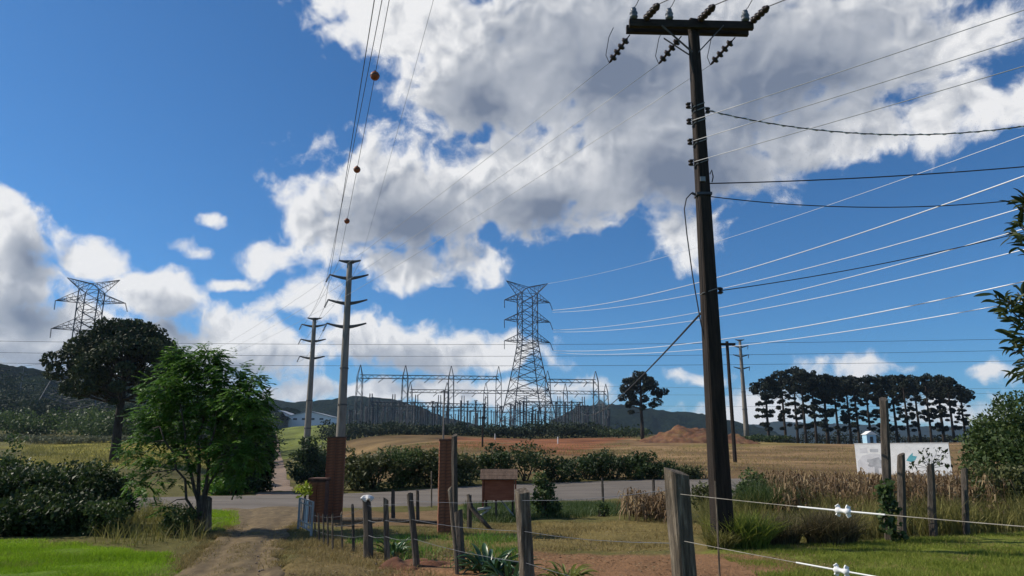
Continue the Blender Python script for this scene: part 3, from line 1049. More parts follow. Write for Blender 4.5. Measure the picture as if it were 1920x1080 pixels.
# ---------------------------------------------------------------- lattice towers
def lattice_tower(px, D, y_top, y_waist, y_body, arm_ys, half_arm, hw_top, hw_base, horn, label, rot, drop=True, drop_px=True):
    g = gr(px, D)
    t = thing('lattice_tower', label, 'lattice tower', g, 'lattice transmission towers')
    rm = Matrix.Rotation(rot, 3, 'Z')
    zt, zw, zbdy = at(px, y_top, D).z, at(px, y_waist, D).z, at(px, y_body, D).z
    zb = g.z - 0.2

    def hw(z):
        if z >= zw:
            return hw_top
        k = (zw - z) / (zw - zb)
        return hw_top + (hw_base - hw_top) * k ** 1.15

    def P(cx, cy, z):
        v = rm @ Vector((cx, cy, 0))
        return Vector((g.x + v.x, g.y + v.y, z))
    r = 0.125
    levels = [zb + (zw - zb) * k for k in (0, .17, .34, .48, .60, .71, .80, .88, .94, 1.0)]
    n_up = 5
    levels += [zw + (zbdy - zw) * k / n_up for k in range(1, n_up + 1)]
    for sx in (-1, 1):
        for sy in (-1, 1):
            MB().tube([P(sx * hw(z), sy * hw(z), z) for z in levels], r * 1.25, 5).build('leg', M['darksteel'], t)
    m = MB()
    for a, b in zip(levels, levels[1:]):
        for (c1, c2) in (((-1, -1), (1, -1)), ((1, -1), (1, 1)), ((1, 1), (-1, 1)), ((-1, 1), (-1, -1))):
            m.tube([P(c1[0] * hw(a), c1[1] * hw(a), a), P(c2[0] * hw(b), c2[1] * hw(b), b)], r * 0.62, 4)
            m.tube([P(c2[0] * hw(a), c2[1] * hw(a), a), P(c1[0] * hw(b), c1[1] * hw(b), b)], r * 0.62, 4)
            m.tube([P(c1[0] * hw(b), c1[1] * hw(b), b), P(c2[0] * hw(b), c2[1] * hw(b), b)], r * 0.55, 4)
    # smaller secondary bracing of the two lowest panels
    for a, b in zip(levels[:3], levels[1:4]):
        c = (a + b) / 2
        for (c1, c2) in (((-1, -1), (1, -1)), ((1, -1), (1, 1)), ((1, 1), (-1, 1)), ((-1, 1), (-1, -1))):
            mid = (P(c1[0] * hw(c), c1[1] * hw(c), c) + P(c2[0] * hw(c), c2[1] * hw(c), c)) / 2
            for q in (c1, c2):
                m.tube([P(q[0] * hw(c), q[1] * hw(c), c), mid], r * 0.45, 4)
                m.tube([P(q[0] * hw(a), q[1] * hw(a), a).lerp(P(-q[0] * hw(b) if q[1] == -q[1] else q[0] * hw(b), q[1] * hw(b), b), 0.25), P(q[0] * hw(c), q[1] * hw(c), c)], r * 0.4, 4)
    tag(m.build('lattice', M['darksteel'], t), kind='stuff')
    tips = {}
    for li, ya in enumerate(arm_ys):
        z = at(px, ya, D).z
        for s in (-1, 1):
            tip = P(s * half_arm, 0, z)
            m = MB()
            h = 2.3
            n = 4
            bot, topc = [], []
            for sy in (-1, 1):
                b0 = P(s * hw(z), sy * hw(z), z)
                t0 = P(s * hw(z + h), sy * hw(z + h), z + h)
                m.tube([b0, tip], r * 0.75, 4)
                m.tube([t0, tip], r * 0.75, 4)
                for k in range(1, n):
                    m.tube([b0.lerp(tip, k / n), t0.lerp(tip, k / n)], r * 0.4, 4)
                    m.tube([b0.lerp(tip, (k - 1) / n), t0.lerp(tip, k / n)], r * 0.4, 4)
            for k in range(1, n):
                m.tube([P(s * hw(z), -hw(z), z).lerp(tip, k / n), P(s * hw(z), hw(z), z).lerp(tip, k / n)], r * 0.4, 4)
            tag(m.build('crossarm', M['darksteel'], t), kind='stuff')
            dn = Vector((0.35 * s if s > 0 else 0.02, 0, -1)).normalized()
            MB().lathe(tip, dn, [(hh, q) for hh, q in sheds(8, 0.3, 0.17, 0.06)], 6).build('insulator_string', M['darksteel'], t)
            tips[(li, s)] = tip + dn * 2.4
    for s in (-1, 1):
        m = MB()
        tip = P(s * horn, 0, zt)
        for sy in (-1, 1):
            b0 = P(s * hw_top, sy * hw_top, zbdy)
            t0 = P(-s * hw_top * 0.1, sy * hw_top * .4, zbdy + (zt - zbdy) * 0.55)
            m.tube([b0, tip], r * 0.8, 4)
            m.tube([t0, tip], r * 0.7, 4)
            m.tube([P(-s * hw_top, sy * hw_top, zbdy), t0], r * .7, 4)
            for k in range(1, 5):
                m.tube([b0.lerp(tip, k / 5), t0.lerp(tip, k / 5)], r * .4, 4)
                m.tube([b0.lerp(tip, (k - 1) / 5), t0.lerp(tip, k / 5)], r * .4, 4)
        tag(m.build('horn', M['darksteel'], t), kind='stuff')
        tips[('h', s)] = tip
    for sx in (-1, 1):
        for sy in (-1, 1):
            MB().box(P(sx * hw_base, sy * hw_base, zb + 0.25), (0.9, 0.9, 0.8)).build('footing', M['concrete'], t)
    return tips


def towers():
    tips = lattice_tower(990, 205, 529, 640, 553, (565, 602, 641), 7.0, 2.35, 7.2, 6.4, 'tall steel lattice tower standing in the middle of the substation', R(17))
    grp = 'bright conductors of the lattice tower'
    ends = [(0, (2150, 245, 62), 'first'), (0, (2150, 318, 64), 'second'), (1, (2150, 360, 66), 'third'), (1, (2150, 408, 68), 'fourth'), (2, (2150, 474, 72), 'fifth'), (2, (2150, 519, 74), 'sixth')]
    for k, (lv, e, w) in enumerate(ends):
        a = tips[(lv, 1)] + Vector((0, 0, -0.6 if k % 2 else 0.0))
        b = at(*e)
        wire(w + ' from the top of six bright conductors sweeping from the tower behind the pole', a, b, 3.2, 0.075 if k in (0, 4) else 0.058, 'wire_bright', grp, n=40)
    wire('pale earth wire above the six bright conductors, from the tower horn', tips[('h', 1)], at(2150, 168, 60), 2.4, 0.035, 'wire_bright', grp, n=40)
    lattice_tower(138, 180, 523, 640, 546, (566, 618, 668), 8.2, 2.3, 8.0, 6.2, 'lattice tower half hidden behind the spreading araucaria', R(12))


# ---------------------------------------------------------------- substation
def gantry(cols, D, y_top, y_beam, label, slant=0.0, w=1.0, strings=3, spire=True):
    base = gr(cols[0], D)
    t = thing('substation_gantry', label, 'gantry', base, 'substation gantries')
    pts = []
    for i, px in enumerate(cols):
        d = D + slant * i
        g = gr(px, d)
        x = at(px, y_beam, d).x
        zbm, zt = at(px, y_beam + i * 0.9, d).z, at(px, y_top + i * 1.0, d).z
        m = MB()
        for sx in (-1, 1):
            for sy in (-1, 1):
                m.tube([(x + sx * w, d + sy * w, g.z - .2), (x + sx * w * .72, d + sy * w * .72, zbm), (x + sx * .05, d + sy * .05, zt)] if spire else
                       [(x + sx * w, d + sy * w, g.z - .2), (x + sx * w * .6, d + sy * w * .6, zt)], 0.10, 4)
        nz = 9
        for k in range(nz):
            za, zb_ = fade(g.z, zbm, k / nz), fade(g.z, zbm, (k + 1) / nz)
            wa, wb = w * fade(1, .72, k / nz), w * fade(1, .72, (k + 1) / nz)
            s = 1 if k % 2 else -1
            for sy in (-1, 1):
                m.tube([(x - s * wa, d + sy * wa, za), (x + s * wb, d + sy * wb, zb_)], 0.055, 4)
                m.tube([(x + sy * wa, d - s * wa, za), (x + sy * wb, d + s * wb, zb_)], 0.055, 4)
        tag(m.build('column', M['yardsteel'], t), kind='stuff')
        pts.append(Vector((x, d, zbm)))
    for a, b in zip(pts, pts[1:]):
        m = MB()
        up = Vector((0, 0, 0.55))
        for o in (Vector((0, -.45, 0)), Vector((0, .45, 0))):
            m.tube([a + up + o, b + up + o], 0.09, 4)
            m.tube([a - up + o, b - up + o], 0.09, 4)
            n = 12
            for k in range(n):
                p, q = a.lerp(b, k / n), a.lerp(b, (k + 1) / n)
                m.tube([p + up * (1 if k % 2 else -1) + o, q + up * (-1 if k % 2 else 1) + o], 0.05, 4)
        tag(m.build('beam', M['yardsteel'], t), kind='stuff')
        for k in range(strings):
            p = a.lerp(b, (k + 0.7) / (strings + 0.3)) - up
            q = p + Vector((-1.4, -1.6, -1.5))
            MB().lathe(p, q - p, [(h, r) for h, r in sheds(7, 0.36, 0.16, 0.06)], 6).build('insulator_string', M['darksteel'], t)
    return pts


def substation():
    gantry([675, 760, 846, 935], 230, 684, 706, 'front steel gantry of the substation with four spired columns', 3, 1.15)
    gantry([1027, 1117], 236, 695, 714, 'short steel gantry of two spired columns beside the lattice tower', 2, 1.1)
    gantry([769, 838, 911, 1060, 1136], 262, 716, 733, 'rear steel gantry seen through the front one', 2, 1.0, 2)
    gantry([695, 738, 781, 824, 868, 912], 215, 738, 757, 'low front gantry of the yard with short bare columns', 1, 0.55, 1, False)
    gantry([985, 1048, 1094], 218, 742, 756, 'low gantry of the yard beneath the tower legs', 1, 0.55, 1, False)
    # equipment standing in the yard
    lab = 'slender grey insulator post standing among its like in the substation yard'
    proto = None
    for i in range(150):
        px = 655 + (1150 - 655) * ((i * 0.618) % 1.0) + rnd.uniform(-4, 4)
        D = rnd.uniform(205, 262)
        g = gr(px, D)
        yt = rnd.choice((rnd.uniform(748, 762), rnd.uniform(765, 788), rnd.uniform(765, 788)))
        H = at(px, yt, D).z - g.z
        if proto is None:
            proto = MB()
            t = thing('insulator_post', lab, 'insulator post', g, 'insulator posts in the substation yard')
            o = Vector(g)
            MB().tube([o - Vector((0, 0, .03)), o + Vector((0, 0, 0.5))], [0.03, 0.026], 6).build('stand', M['yardsteel'], t)
            MB().lathe(o + Vector((0, 0, 0.5)), (0, 0, 1), sheds(8, 0.055, 0.042, 0.024), 8).build('insulator', M['darksteel'], t)
            MB().box(o + Vector((0, 0, 0.955)), (0.13, 0.05, 0.025)).build('terminal', M['yardsteel'], t)
            proto = t
        else:
            t = copy_tree(proto)
            t.location = g
        k = H
        t.scale = (k * rnd.uniform(.55, 1.2), k * rnd.uniform(.6, 1.0), k)
        t.rotation_euler.z = rnd.uniform(0, 3.1)


def busbars():
    words = ('highest', 'second highest', 'third highest', 'fourth highest', 'fifth highest', 'lowest')
    for i, (a, b, y, D) in enumerate(((690, 830, 752, 222), (780, 945, 762, 226), (700, 900, 768, 232), (850, 1000, 770, 236), (1000, 1140, 762, 240), (1010, 1110, 772, 224))):
        p, q = at(a, y, D), at(b, y + 2, D + 6)
        t = thing('busbar', ('first', 'second', 'third', 'fourth', 'fifth', 'sixth')[i] + ' thin level busbar strung between posts in the substation yard', 'busbar', p, 'busbars in the substation yard')
        MB().tube(span(p, q, .25, 10), .11, 5).build('conductor', M['yardsteel'], t)
        for k in range(5):
            c = p.lerp(q, (k + .5) / 5)
            MB().lathe(c - Vector((0, 0, 1.7)), (0, 0, 1), sheds(6, .28, .2, .08), 6).build('insulator', M['darksteel'], t)
            MB().tube([(c.x, c.y, tz(c.x, c.y)), (c.x, c.y, c.z - 1.7)], .12, 5).build('support', M['yardsteel'], t)


# ---------------------------------------------------------------- foliage
def kites(c, size, aspect, tilt_bias=0.0, r=rng, jitter=0.35):
    """leaf-shaped kites at centres c: two triangles each, random attitude"""
    n = len(c)
    a = r.normal(size=(n, 3))
    a[:, 2] -= tilt_bias
    a /= np.linalg.norm(a, axis=1, keepdims=True)
    b = r.normal(size=(n, 3))
    b -= a * (a * b).sum(1, keepdims=True)
    b /= np.linalg.norm(b, axis=1, keepdims=True)
    nn = np.cross(a, b)
    s = (size * (1 + jitter * r.normal(size=n)).clip(.4, 2.0))[:, None]
    L, W = s, s * aspect
    p0 = c - a * L * .5
    p1 = c + b * W * .5 + nn * W * .18 - a * L * .05
    p2 = c + a * L * .5
    p3 = c - b * W * .5 + nn * W * .18 - a * L * .05
    v = np.stack([p0, p1, p2, p3], 1).reshape(-1, 3)
    f = np.arange(n * 4).reshape(n, 4)
    return v, f


def clump_points(clumps, dens, r=rng, shell=0.55):
    out, tone = [], []
    for cx, cy, cz, rx, ry, rz in clumps:
        n = max(int(dens * (rx * ry + rx * rz + ry * rz) / 3), 6)
        d = r.normal(size=(n, 3))
        d /= np.linalg.norm(d, axis=1, keepdims=True)
        rad = shell + (1 - shell) * r.random((n, 1)) ** 0.6
        rad *= 1 + 0.12 * r.normal(size=(n, 1))
        out.append(np.array([cx, cy, cz]) + d * rad * np.array([rx, ry, rz]))
        tone.append(np.clip(r.normal(0.45 + r.normal() * .12, 0.2, n), 0, 1))
    return np.concatenate(out), np.concatenate(tone)


def lumpy(c, rx, ry, rz, n, kr, r=rng, low=-0.3):
    """n round clumps gathered into an uneven mass"""
    out = []
    for _ in range(n):
        d = r.normal(size=3)
        d /= np.linalg.norm(d)
        if d[2] < low:
            d[2] = -d[2] * .5
        k = r.random() ** 0.45
        s = kr * r.uniform(.6, 1.35)
        out.append((c[0] + d[0] * rx * k, c[1] + d[1] * ry * k, c[2] + d[2] * rz * k, s * r.uniform(.9, 1.3), s * r.uniform(.9, 1.3), s * r.uniform(.65, .95)))
    return out


def leaves(name, clumps, dens, size, aspect, m, parent, r=rng, shell=0.5):
    p, tone = clump_points(clumps, dens, r, shell)
    v, f = kites(p, size, aspect, 0.2, r)
    return tag(np_mesh(name, v, f, M[m], parent, tone), kind='stuff')


def limb(m, a, b, r0, r1, r=rnd, n=5, wob=0.08, lift=0.0, sides=6):
    a, b = Vector(a), Vector(b)
    L = (b - a).length
    pts, rads = [], []
    for k in range(n + 1):
        u = k / n
        p = a.lerp(b, u) + Vector((r.uniform(-1, 1), r.uniform(-1, 1), r.uniform(-1, 1))) * wob * L * (0 if k in (0, n) else 1) * 0.5
        p.z += lift * L * math.sin(u * math.pi)
        pts.append(p)
        rads.append(fade(r0, r1, u))
    m.tube(pts, rads, sides)
    return pts


def shrub(name, label, base, rx, ry, h, m, leaf, dens, n, group=None, cat='shrub', kr=None, stems=5, seed=None):
    r = np.random.default_rng(seed if seed is not None else int(abs(base[0] * 100)) + 5)
    t = thing(name, label, cat, base, group)
    mb = MB()
    stem = []
    for k in range(stems):
        a = 2 * math.pi * k / stems + .4
        e = (base[0] + math.cos(a) * rx * .5, base[1] + math.sin(a) * ry * .5, base[2] + h * rnd.uniform(.5, .75))
        one = MB()
        limb(one, (base[0] + math.cos(a) * .08, base[1] + math.sin(a) * .08, base[2] - .05), e, 0.03 + h * .008, 0.01, n=4, sides=5)
        one.build('stem', M['bark'], t)
    c = (base[0], base[1], base[2] + h * 0.52)
    cl = lumpy(c, rx, ry, h * 0.42, n, kr or h * 0.2, r)
    kr_ = kr or h * .2
    for _ in range(n):
        a, q = r.uniform(0, 6.28), math.sqrt(r.random())
        hz = r.uniform(.08, .55)
        cl.append((base[0] + rx * 1.0 * q * math.cos(a), base[1] + ry * q * math.sin(a), base[2] + h * hz, kr_ * r.uniform(.8, 1.3), kr_ * r.uniform(.8, 1.3), kr_ * r.uniform(.6, 1.0)))
    for _ in range(n // 3):
        a = r.uniform(0, 6.28)
        cl.append((base[0] + rx * 1.05 * math.cos(a), base[1] + ry * math.sin(a), base[2] + h * r.uniform(.2, .85), kr_ * .45, kr_ * .45, kr_ * .4))
    leaves('foliage', cl, dens, leaf, 0.5, m, t, r)
    return t


# ---------------------------------------------------------------- araucarias
def araucaria(base, H, crown_r, crown_h, tufts, tuft_r, per, leaf, label, r, leafm, trunk_r, group=None, low_limbs=6, flat=2.2, low_from=.42, low_to=.66):
    t = thing('araucaria_tree', label, 'araucaria', base, group)
    base = Vector(base)
    topz = base.z + H - tuft_r * .6
    tr = MB()
    lean = Vector((r.uniform(-.012, .012) * H, 0, 0))
    pts = [base + lean * (k / 8) ** 2 + Vector((r.uniform(-.1, .1) * trunk_r, 0, (topz - base.z) * k / 8 - (0.2 if k == 0 else 0))) for k in range(9)]
    tr.tube(pts, [fade(trunk_r, trunk_r * .38, (k / 8) ** .9) for k in range(9)], 8)
    trunk = tr.build('trunk', M['barkdark'], t, smooth=True)
    cl = []
    lim = MB()
    for k in range(tufts):
        a = k * 2.399 + r.uniform(-.35, .35)
        u = math.sqrt((k + .5) / tufts)
        rr = crown_r * u * r.uniform(.78, 1.12)
        zz = topz - crown_h * (u ** flat) * r.uniform(.6, 1.1) + r.uniform(-.06, .03) * crown_h
        tip = Vector((base.x + lean.x + rr * math.cos(a), base.y + rr * math.sin(a), zz))
        z0 = max(zz - rr * r.uniform(.3, .6) - crown_h * .12, base.z + H * .42)
        s = Vector((base.x + lean.x * .8, base.y, z0))
        L = (tip - s).length
        mid1 = s.lerp(tip, .35) - Vector((0, 0, .10 * L))
        mid2 = s.lerp(tip, .75) - Vector((0, 0, .08 * L))
        lim.tube([s, mid1, mid2, tip], [trunk_r * .16, trunk_r * .12, trunk_r * .09, trunk_r * .06], 4)
        q = tuft_r * r.uniform(.65, 1.25)
        cl.append((tip.x, tip.y, tip.z, q, q, q * .78))
        if rr > crown_r * .5 and r.random() < .55:
            f = s.lerp(tip, r.uniform(.70, .85))
            cl.append((f.x + r.gauss(0, .3) * q, f.y + r.gauss(0, .3) * q, f.z - .03 * L, q * .7, q * .7, q * .5))
    for k in range(low_limbs):
        a = r.uniform(0, 6.28)
        zf = r.uniform(low_from, low_to)
        z0 = base.z + H * zf
        rr = crown_r * r.uniform(.2, .8) * (.5 + zf * .7)
        s = Vector((base.x, base.y, z0))
        tip = Vector((base.x + rr * math.cos(a), base.y + rr * math.sin(a), z0 + r.uniform(-.02, .06) * H))
        lim.tube([s, s.lerp(tip, .5) - Vector((0, 0, .05 * rr)), tip], [trunk_r * .15, trunk_r * .1, trunk_r * .05], 4)
        q = tuft_r * r.uniform(.35, .75)
        cl.append((tip.x, tip.y, tip.z, q * 1.2, q * 1.2, q * .65))
    tag(lim.build('limbs', M['barkdark'], trunk), kind='stuff')
    nr = np.random.default_rng(int(r.random() * 1e6))
    out, tone = [], []
    for c in cl:
        d = nr.normal(size=(per, 3))
        d /= np.linalg.norm(d, axis=1, keepdims=True)
        rad = .55 + .45 * nr.random((per, 1)) ** .7
        out.append(np.array(c[:3]) + d * rad * np.array(c[3:]))
        tone.append(np.clip(nr.normal(.45 + nr.normal() * .12, .2, per), 0, 1))
    v, f = kites(np.concatenate(out), leaf * 1.35, 0.6, -.3, nr)
    tag(np_mesh('crown', v, f, M[leafm], t, np.concatenate(tone)), kind='stuff')
    return t


def araucarias():
    g = gr(214, 60)
    H = at(214, 595, 60).z - g.z
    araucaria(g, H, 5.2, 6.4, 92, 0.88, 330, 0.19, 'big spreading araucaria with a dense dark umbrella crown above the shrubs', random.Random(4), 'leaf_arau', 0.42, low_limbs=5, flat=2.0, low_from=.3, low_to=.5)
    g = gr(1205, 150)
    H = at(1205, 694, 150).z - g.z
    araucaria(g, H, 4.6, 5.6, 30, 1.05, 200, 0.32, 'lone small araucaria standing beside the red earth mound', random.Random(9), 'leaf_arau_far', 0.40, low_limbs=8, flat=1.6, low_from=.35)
    MBt = gr(1213, 151)
    # the row on the field edge
    cols = [(1442, 706, 148), (1474, 692, 158), (1497, 688, 163), (1512, 690, 150), (1532, 694, 160), (1553, 700, 152), (1574, 702, 165), (1597, 703, 156),
            (1612, 703, 168), (1634, 704, 150), (1660, 702, 160), (1684, 700, 166), (1706, 700, 152), (1727, 702, 163), (1748, 701, 156), (1771, 702, 168), (1790, 704, 150), (1812, 722, 158)]
    words = ['first', 'second', 'third', 'fourth', 'fifth', 'sixth', 'seventh', 'eighth', 'ninth', 'tenth', 'eleventh', 'twelfth', 'thirteenth', 'fourteenth', 'fifteenth', 'sixteenth', 'seventeenth', 'last']
    protos = []
    for i, (px, y, D) in enumerate(cols):
        g = gr(px, D)
        H = at(px, y, D).z - g.z
        lab = words[i] + ' dark araucaria counted from the field pole along the row on the field edge'
        if i < 5:
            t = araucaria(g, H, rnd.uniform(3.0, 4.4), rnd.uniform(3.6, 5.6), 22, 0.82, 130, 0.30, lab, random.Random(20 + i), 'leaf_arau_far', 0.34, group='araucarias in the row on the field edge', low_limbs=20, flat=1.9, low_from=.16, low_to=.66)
            t['h0'] = H
            protos.append(t)
        else:
            p = protos[(i * 3) % 5]
            t = copy_tree(p)
            t['label'] = lab
            t.location = g
            k = H / p['h0']
            t.scale = (k * rnd.uniform(.9, 1.15), k, k)
            t.rotation_euler.z = rnd.uniform(0, 6.28)
    for t in protos:
        del t['h0']
    for o in COL.objects:
        if 'h0' in o:
            del o['h0']


utility_pole()
transmission_poles()
towers()
substation()
busbars()
araucarias()


# ---------------------------------------------------------------- hills
def hill(name, prof, D, deep, bump, scale, seed, m='forest'):
    pxs = np.array([p[0] for p in prof], float)
    tops = np.array([at(p[0], p[1], D).z for p in prof])
    x0, x1 = at(pxs[0], 800, D).x, at(pxs[-1], 800, D).x
    nx, ny = int(min(520, max(90, (x1 - x0) / (scale * .22)))), 46
    xs = np.linspace(x0, x1, nx)
    ys = np.linspace(D - deep, D + deep, ny)
    X, Y = np.meshgrid(xs, ys)
    px = np.interp(X, np.linspace(x0, x1, 200), np.linspace(pxs[0], pxs[-1], 200))
    H = np.interp(px, pxs, tops)
    bell = np.cos((Y - D) / deep * math.pi / 2).clip(0, 1) ** 0.8
    base = terrain(X, Y) - 3
    k = lambda s, sd: (1 - np.abs(value_noise(X, Y, s, sd) * 2 - 1)) ** 0.7
    Z = base + (H - base - bump * .6) * bell + bump * (k(scale, seed) + .5 * k(scale * .45, seed + 1)) * np.minimum(bell * 3, 1)
    idx = np.arange(X.size).reshape(X.shape)
    q = np.stack([idx[:-1, :-1], idx[:-1, 1:], idx[1:, 1:], idx[1:, :-1]], -1).reshape(-1, 4)
    return tag(np_mesh(name, np.stack([X, Y, Z], -1).reshape(-1, 3), q, M[m]), kind='structure')


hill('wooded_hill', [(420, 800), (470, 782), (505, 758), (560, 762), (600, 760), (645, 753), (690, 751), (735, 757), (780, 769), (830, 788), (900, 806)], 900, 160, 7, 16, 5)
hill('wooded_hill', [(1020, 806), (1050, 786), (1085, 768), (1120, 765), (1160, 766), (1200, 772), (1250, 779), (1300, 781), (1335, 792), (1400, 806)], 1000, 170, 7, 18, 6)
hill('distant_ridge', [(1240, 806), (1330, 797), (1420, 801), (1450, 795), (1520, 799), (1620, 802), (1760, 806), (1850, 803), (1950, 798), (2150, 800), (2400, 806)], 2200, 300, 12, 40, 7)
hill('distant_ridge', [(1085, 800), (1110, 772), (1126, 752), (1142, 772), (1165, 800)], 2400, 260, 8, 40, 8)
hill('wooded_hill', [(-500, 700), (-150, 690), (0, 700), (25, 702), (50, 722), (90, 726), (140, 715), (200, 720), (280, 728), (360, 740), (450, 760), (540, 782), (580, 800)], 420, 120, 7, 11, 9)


def far_wood(name, label, spots, leaf, m, seed, per=330, cat='woodland'):
    """crowns standing shoulder to shoulder that read as one wood"""
    r = np.random.default_rng(seed)
    P_, T_ = [], []
    for px, D, ytop, rr in spots:
        g = gr(px, D)
        h = max(at(px, ytop, D).z - g.z, 1.0)
        for _ in range(4):
            d = r.normal(size=3) * .45
            cl = [(g.x + d[0] * rr, g.y + d[1] * rr, g.z + h * (.62 + .16 * d[2]), rr * .75, rr * .75, h * .36)]
            p, t_ = clump_points(cl, per / max((rr * rr * .56 + 2 * rr * .75 * h * .36) / 3, .1) / 4, r, .6)
            P_.append(p)
            T_.append(t_)
        low = np.stack([g.x + r.normal(size=60) * rr * .6, g.y + r.normal(size=60) * rr * .6, g.z + r.random(60) * h * .5], -1)
        P_.append(low)
        T_.append(np.full(60, .3))
    v, f = kites(np.concatenate(P_), leaf, .6, 0, r)
    return tag(np_mesh(name, v, f, M[m], None, np.concatenate(T_)), label, cat, kind='stuff')


def woods():
    r = random.Random(3)
    s = []
    for _ in range(85):
        px = r.uniform(-120, 520)
        D = r.uniform(165, 300)
        k = (px + 120) / 640
        y = fade(712, 772, k ** 1.2) + (300 - D) * -0.0 + (300 - D) * 0.18 + r.uniform(-10, 8)
        s.append((px, D, y, r.uniform(3.0, 5.5)))
    for px in (-10, 12, 28, 45, 160, 180, 120):
        s.append((px, 250, r.uniform(692, 706) if px < 40 else r.uniform(712, 726), 5))
    far_wood('woodland', 'dark mixed woodland covering the hillside behind the yellow field', s, 0.85, 'leaf_far', 1, 420)
    s = []
    for _ in range(46):
        px = r.uniform(-100, 330)
        s.append((px, r.uniform(118, 150), r.uniform(758, 806), r.uniform(2.0, 4.2)))
    far_wood('undergrowth', 'olive green scrub at the foot of the wooded hillside', s, 0.42, 'leaf_mid', 2, 480, 'scrub')
    s = [(px + r.uniform(-5, 5), r.uniform(112, 116), r.uniform(816, 830), r.uniform(1.0, 1.8)) for px in range(-60, 330, 13)]
    far_wood('reeds', 'pale feathery reeds edging the far side of the yellow field', s, 0.30, 'leaf_pale', 3, 180, 'reeds')
    s = []
    for px in range(610, 1190, 9):
        s.append((px + r.uniform(-6, 6), r.uniform(176, 192), r.uniform(790, 806) if px < 1130 else r.uniform(800, 812), r.uniform(2.0, 3.8)))
    far_wood('shrubbery', 'dark belt of shrubs between the brown field and the substation', s, 0.55, 'leaf_far', 4, 300, 'shrubs')
    s = [(px + r.uniform(-8, 8), r.uniform(138, 150), r.uniform(816, 824), r.uniform(1.4, 2.4)) for px in range(1300, 1460, 12)]
    s += [(1170, 165, 794, 3.5), (1190, 165, 800, 3.2), (1150, 168, 803, 3)]
    far_wood('low_shrubbery', 'low dark scrub along the field edge by the red earth mound', s, 0.4, 'leaf_dark', 5, 220, 'shrubs')
    s = [(px + r.uniform(-8, 8), r.uniform(170, 185), r.uniform(806, 820), r.uniform(1.8, 3.0)) for px in range(1470, 1840, 16)]
    far_wood('row_undergrowth', 'dark undergrowth beneath the row of araucarias', s, 0.45, 'leaf_arau_far', 6, 160, 'shrubs')


# ---------------------------------------------------------------- things in the middle distance
def warehouse():
    D = 385
    g = gr(560, D)
    t = thing('warehouse', 'long pale warehouse with low gable roofs seen beyond the dirt lane', 'warehouse', g)
    for a, b, y_e, y_r, dd in ((486, 541, 779, 768, 8), (541, 616, 780, 771, 0)):
        x0, x1 = at(a, 790, D).x, at(b, 790, D).x
        ze, zr = at(a, y_e, D).z, at(a, y_r, D).z
        y0, y1 = D + dd, D + dd + 30
        z0 = g.z - 2
        xm = (x0 + x1) / 2
        w = MB().add([(x0, y0, z0), (x1, y0, z0), (x1, y0, ze), (xm, y0, zr - .3), (x0, y0, ze), (x0, y1, z0), (x1, y1, z0), (x1, y1, ze), (xm, y1, zr - .3), (x0, y1, ze)],
                     [(0, 1, 2, 3, 4), (6, 5, 9, 8, 7), (5, 0, 4, 9), (1, 6, 7, 2)])
        w.build('wall', M['wallwhite'], t)
        rf = MB()
        rf.add([(x0 - .5, y0 - .6, ze - .2), (xm, y0 - .6, zr), (xm, y1 + .6, zr), (x0 - .5, y1 + .6, ze - .2), (x1 + .5, y0 - .6, ze - .2), (x1 + .5, y1 + .6, ze - .2),
                (x0 - .5, y0 - .6, ze), (xm, y0 - .6, zr + .25), (xm, y1 + .6, zr + .25), (x0 - .5, y1 + .6, ze), (x1 + .5, y0 - .6, ze), (x1 + .5, y1 + .6, ze)],
               [(0, 3, 2, 1), (1, 2, 5, 4), (6, 7, 8, 9), (7, 10, 11, 8), (0, 1, 7, 6), (1, 4, 10, 7), (3, 9, 8, 2), (2, 8, 11, 5), (0, 6, 9, 3), (4, 5, 11, 10)])
        rf.build('roof', M['wallroof'], t)
        for k in range(4):
            xc = fade(x0, x1, .16 + .22 * k)
            f = MB().box((xc, y0 - .05, fade(z0 + 2, ze, .72)), (2.0, .1, .9)).build('window', M['glass'], t)
            MB().box((xc, y0 - .12, fade(z0 + 2, ze, .72) - .5), (2.3, .12, .12)).build('sill', M['wallroof'], f)
        MB().box((fade(x0, x1, .93), y0 - .06, z0 + 3.5), (2.4, .12, 3.4)).build('door', M['wallroof'], t)


def far_poles():
    def pole(px, ytop, D, w, m, label):
        g = gr(px, D)
        top = at(px, ytop, D)
        t = thing('far_pole', label, 'pole', g)
        MB().tube([(top.x, D, g.z - .2), (top.x, D, top.z)], [w / 2, w * .38], 7).build('shaft', M[m], t)
        MB().box((top.x, D, top.z - .25), (w * 4, w * .6, w * .6)).build('crossarm', M[m], t)
    pole(905, 780, 95, .26, 'pole', 'thin dark pole standing in the brown field left of the lattice tower')
    pole(833, 732, 140, .34, 'concrete', 'thin pale pole rising behind the shrubs left of the lattice tower')
    pole(1363, 640, 60, .34, 'pole', 'slim dark pole half hidden just behind the big utility pole')
    g = gr(45, 300)
    top = at(45, 688, 300)
    t = thing('radio_mast', 'tiny distant mast on the wooded skyline', 'mast', g)
    MB().tube([(top.x, 300, g.z), (top.x, 300, top.z)], [.5, .12], 5).build('shaft', M['darksteel'], t)
    MB().bar((top.x - 2.5, 300, top.z - 3), (top.x + 2.5, 300, top.z - 3), .25).build('crossarm', M['darksteel'], t)
    for px, D, lab in ((928, 150, 'small white marker post on the red soil near the tower'), (1046, 122, 'small white marker post on the red soil in front of the tower')):
        g = gr(px, D)
        t = thing('marker_post', lab, 'marker post', g, 'white marker posts')
        MB().tube([g, g + Vector((0, 0, 1.0))], [.09, .08], 8).build('shaft', M['white'], t)
        MB().lathe(g + Vector((0, 0, 1.0)), (0, 0, 1), [(0, .10), (.08, .10), (.14, .03)], 8).build('cap', M['white'], t)


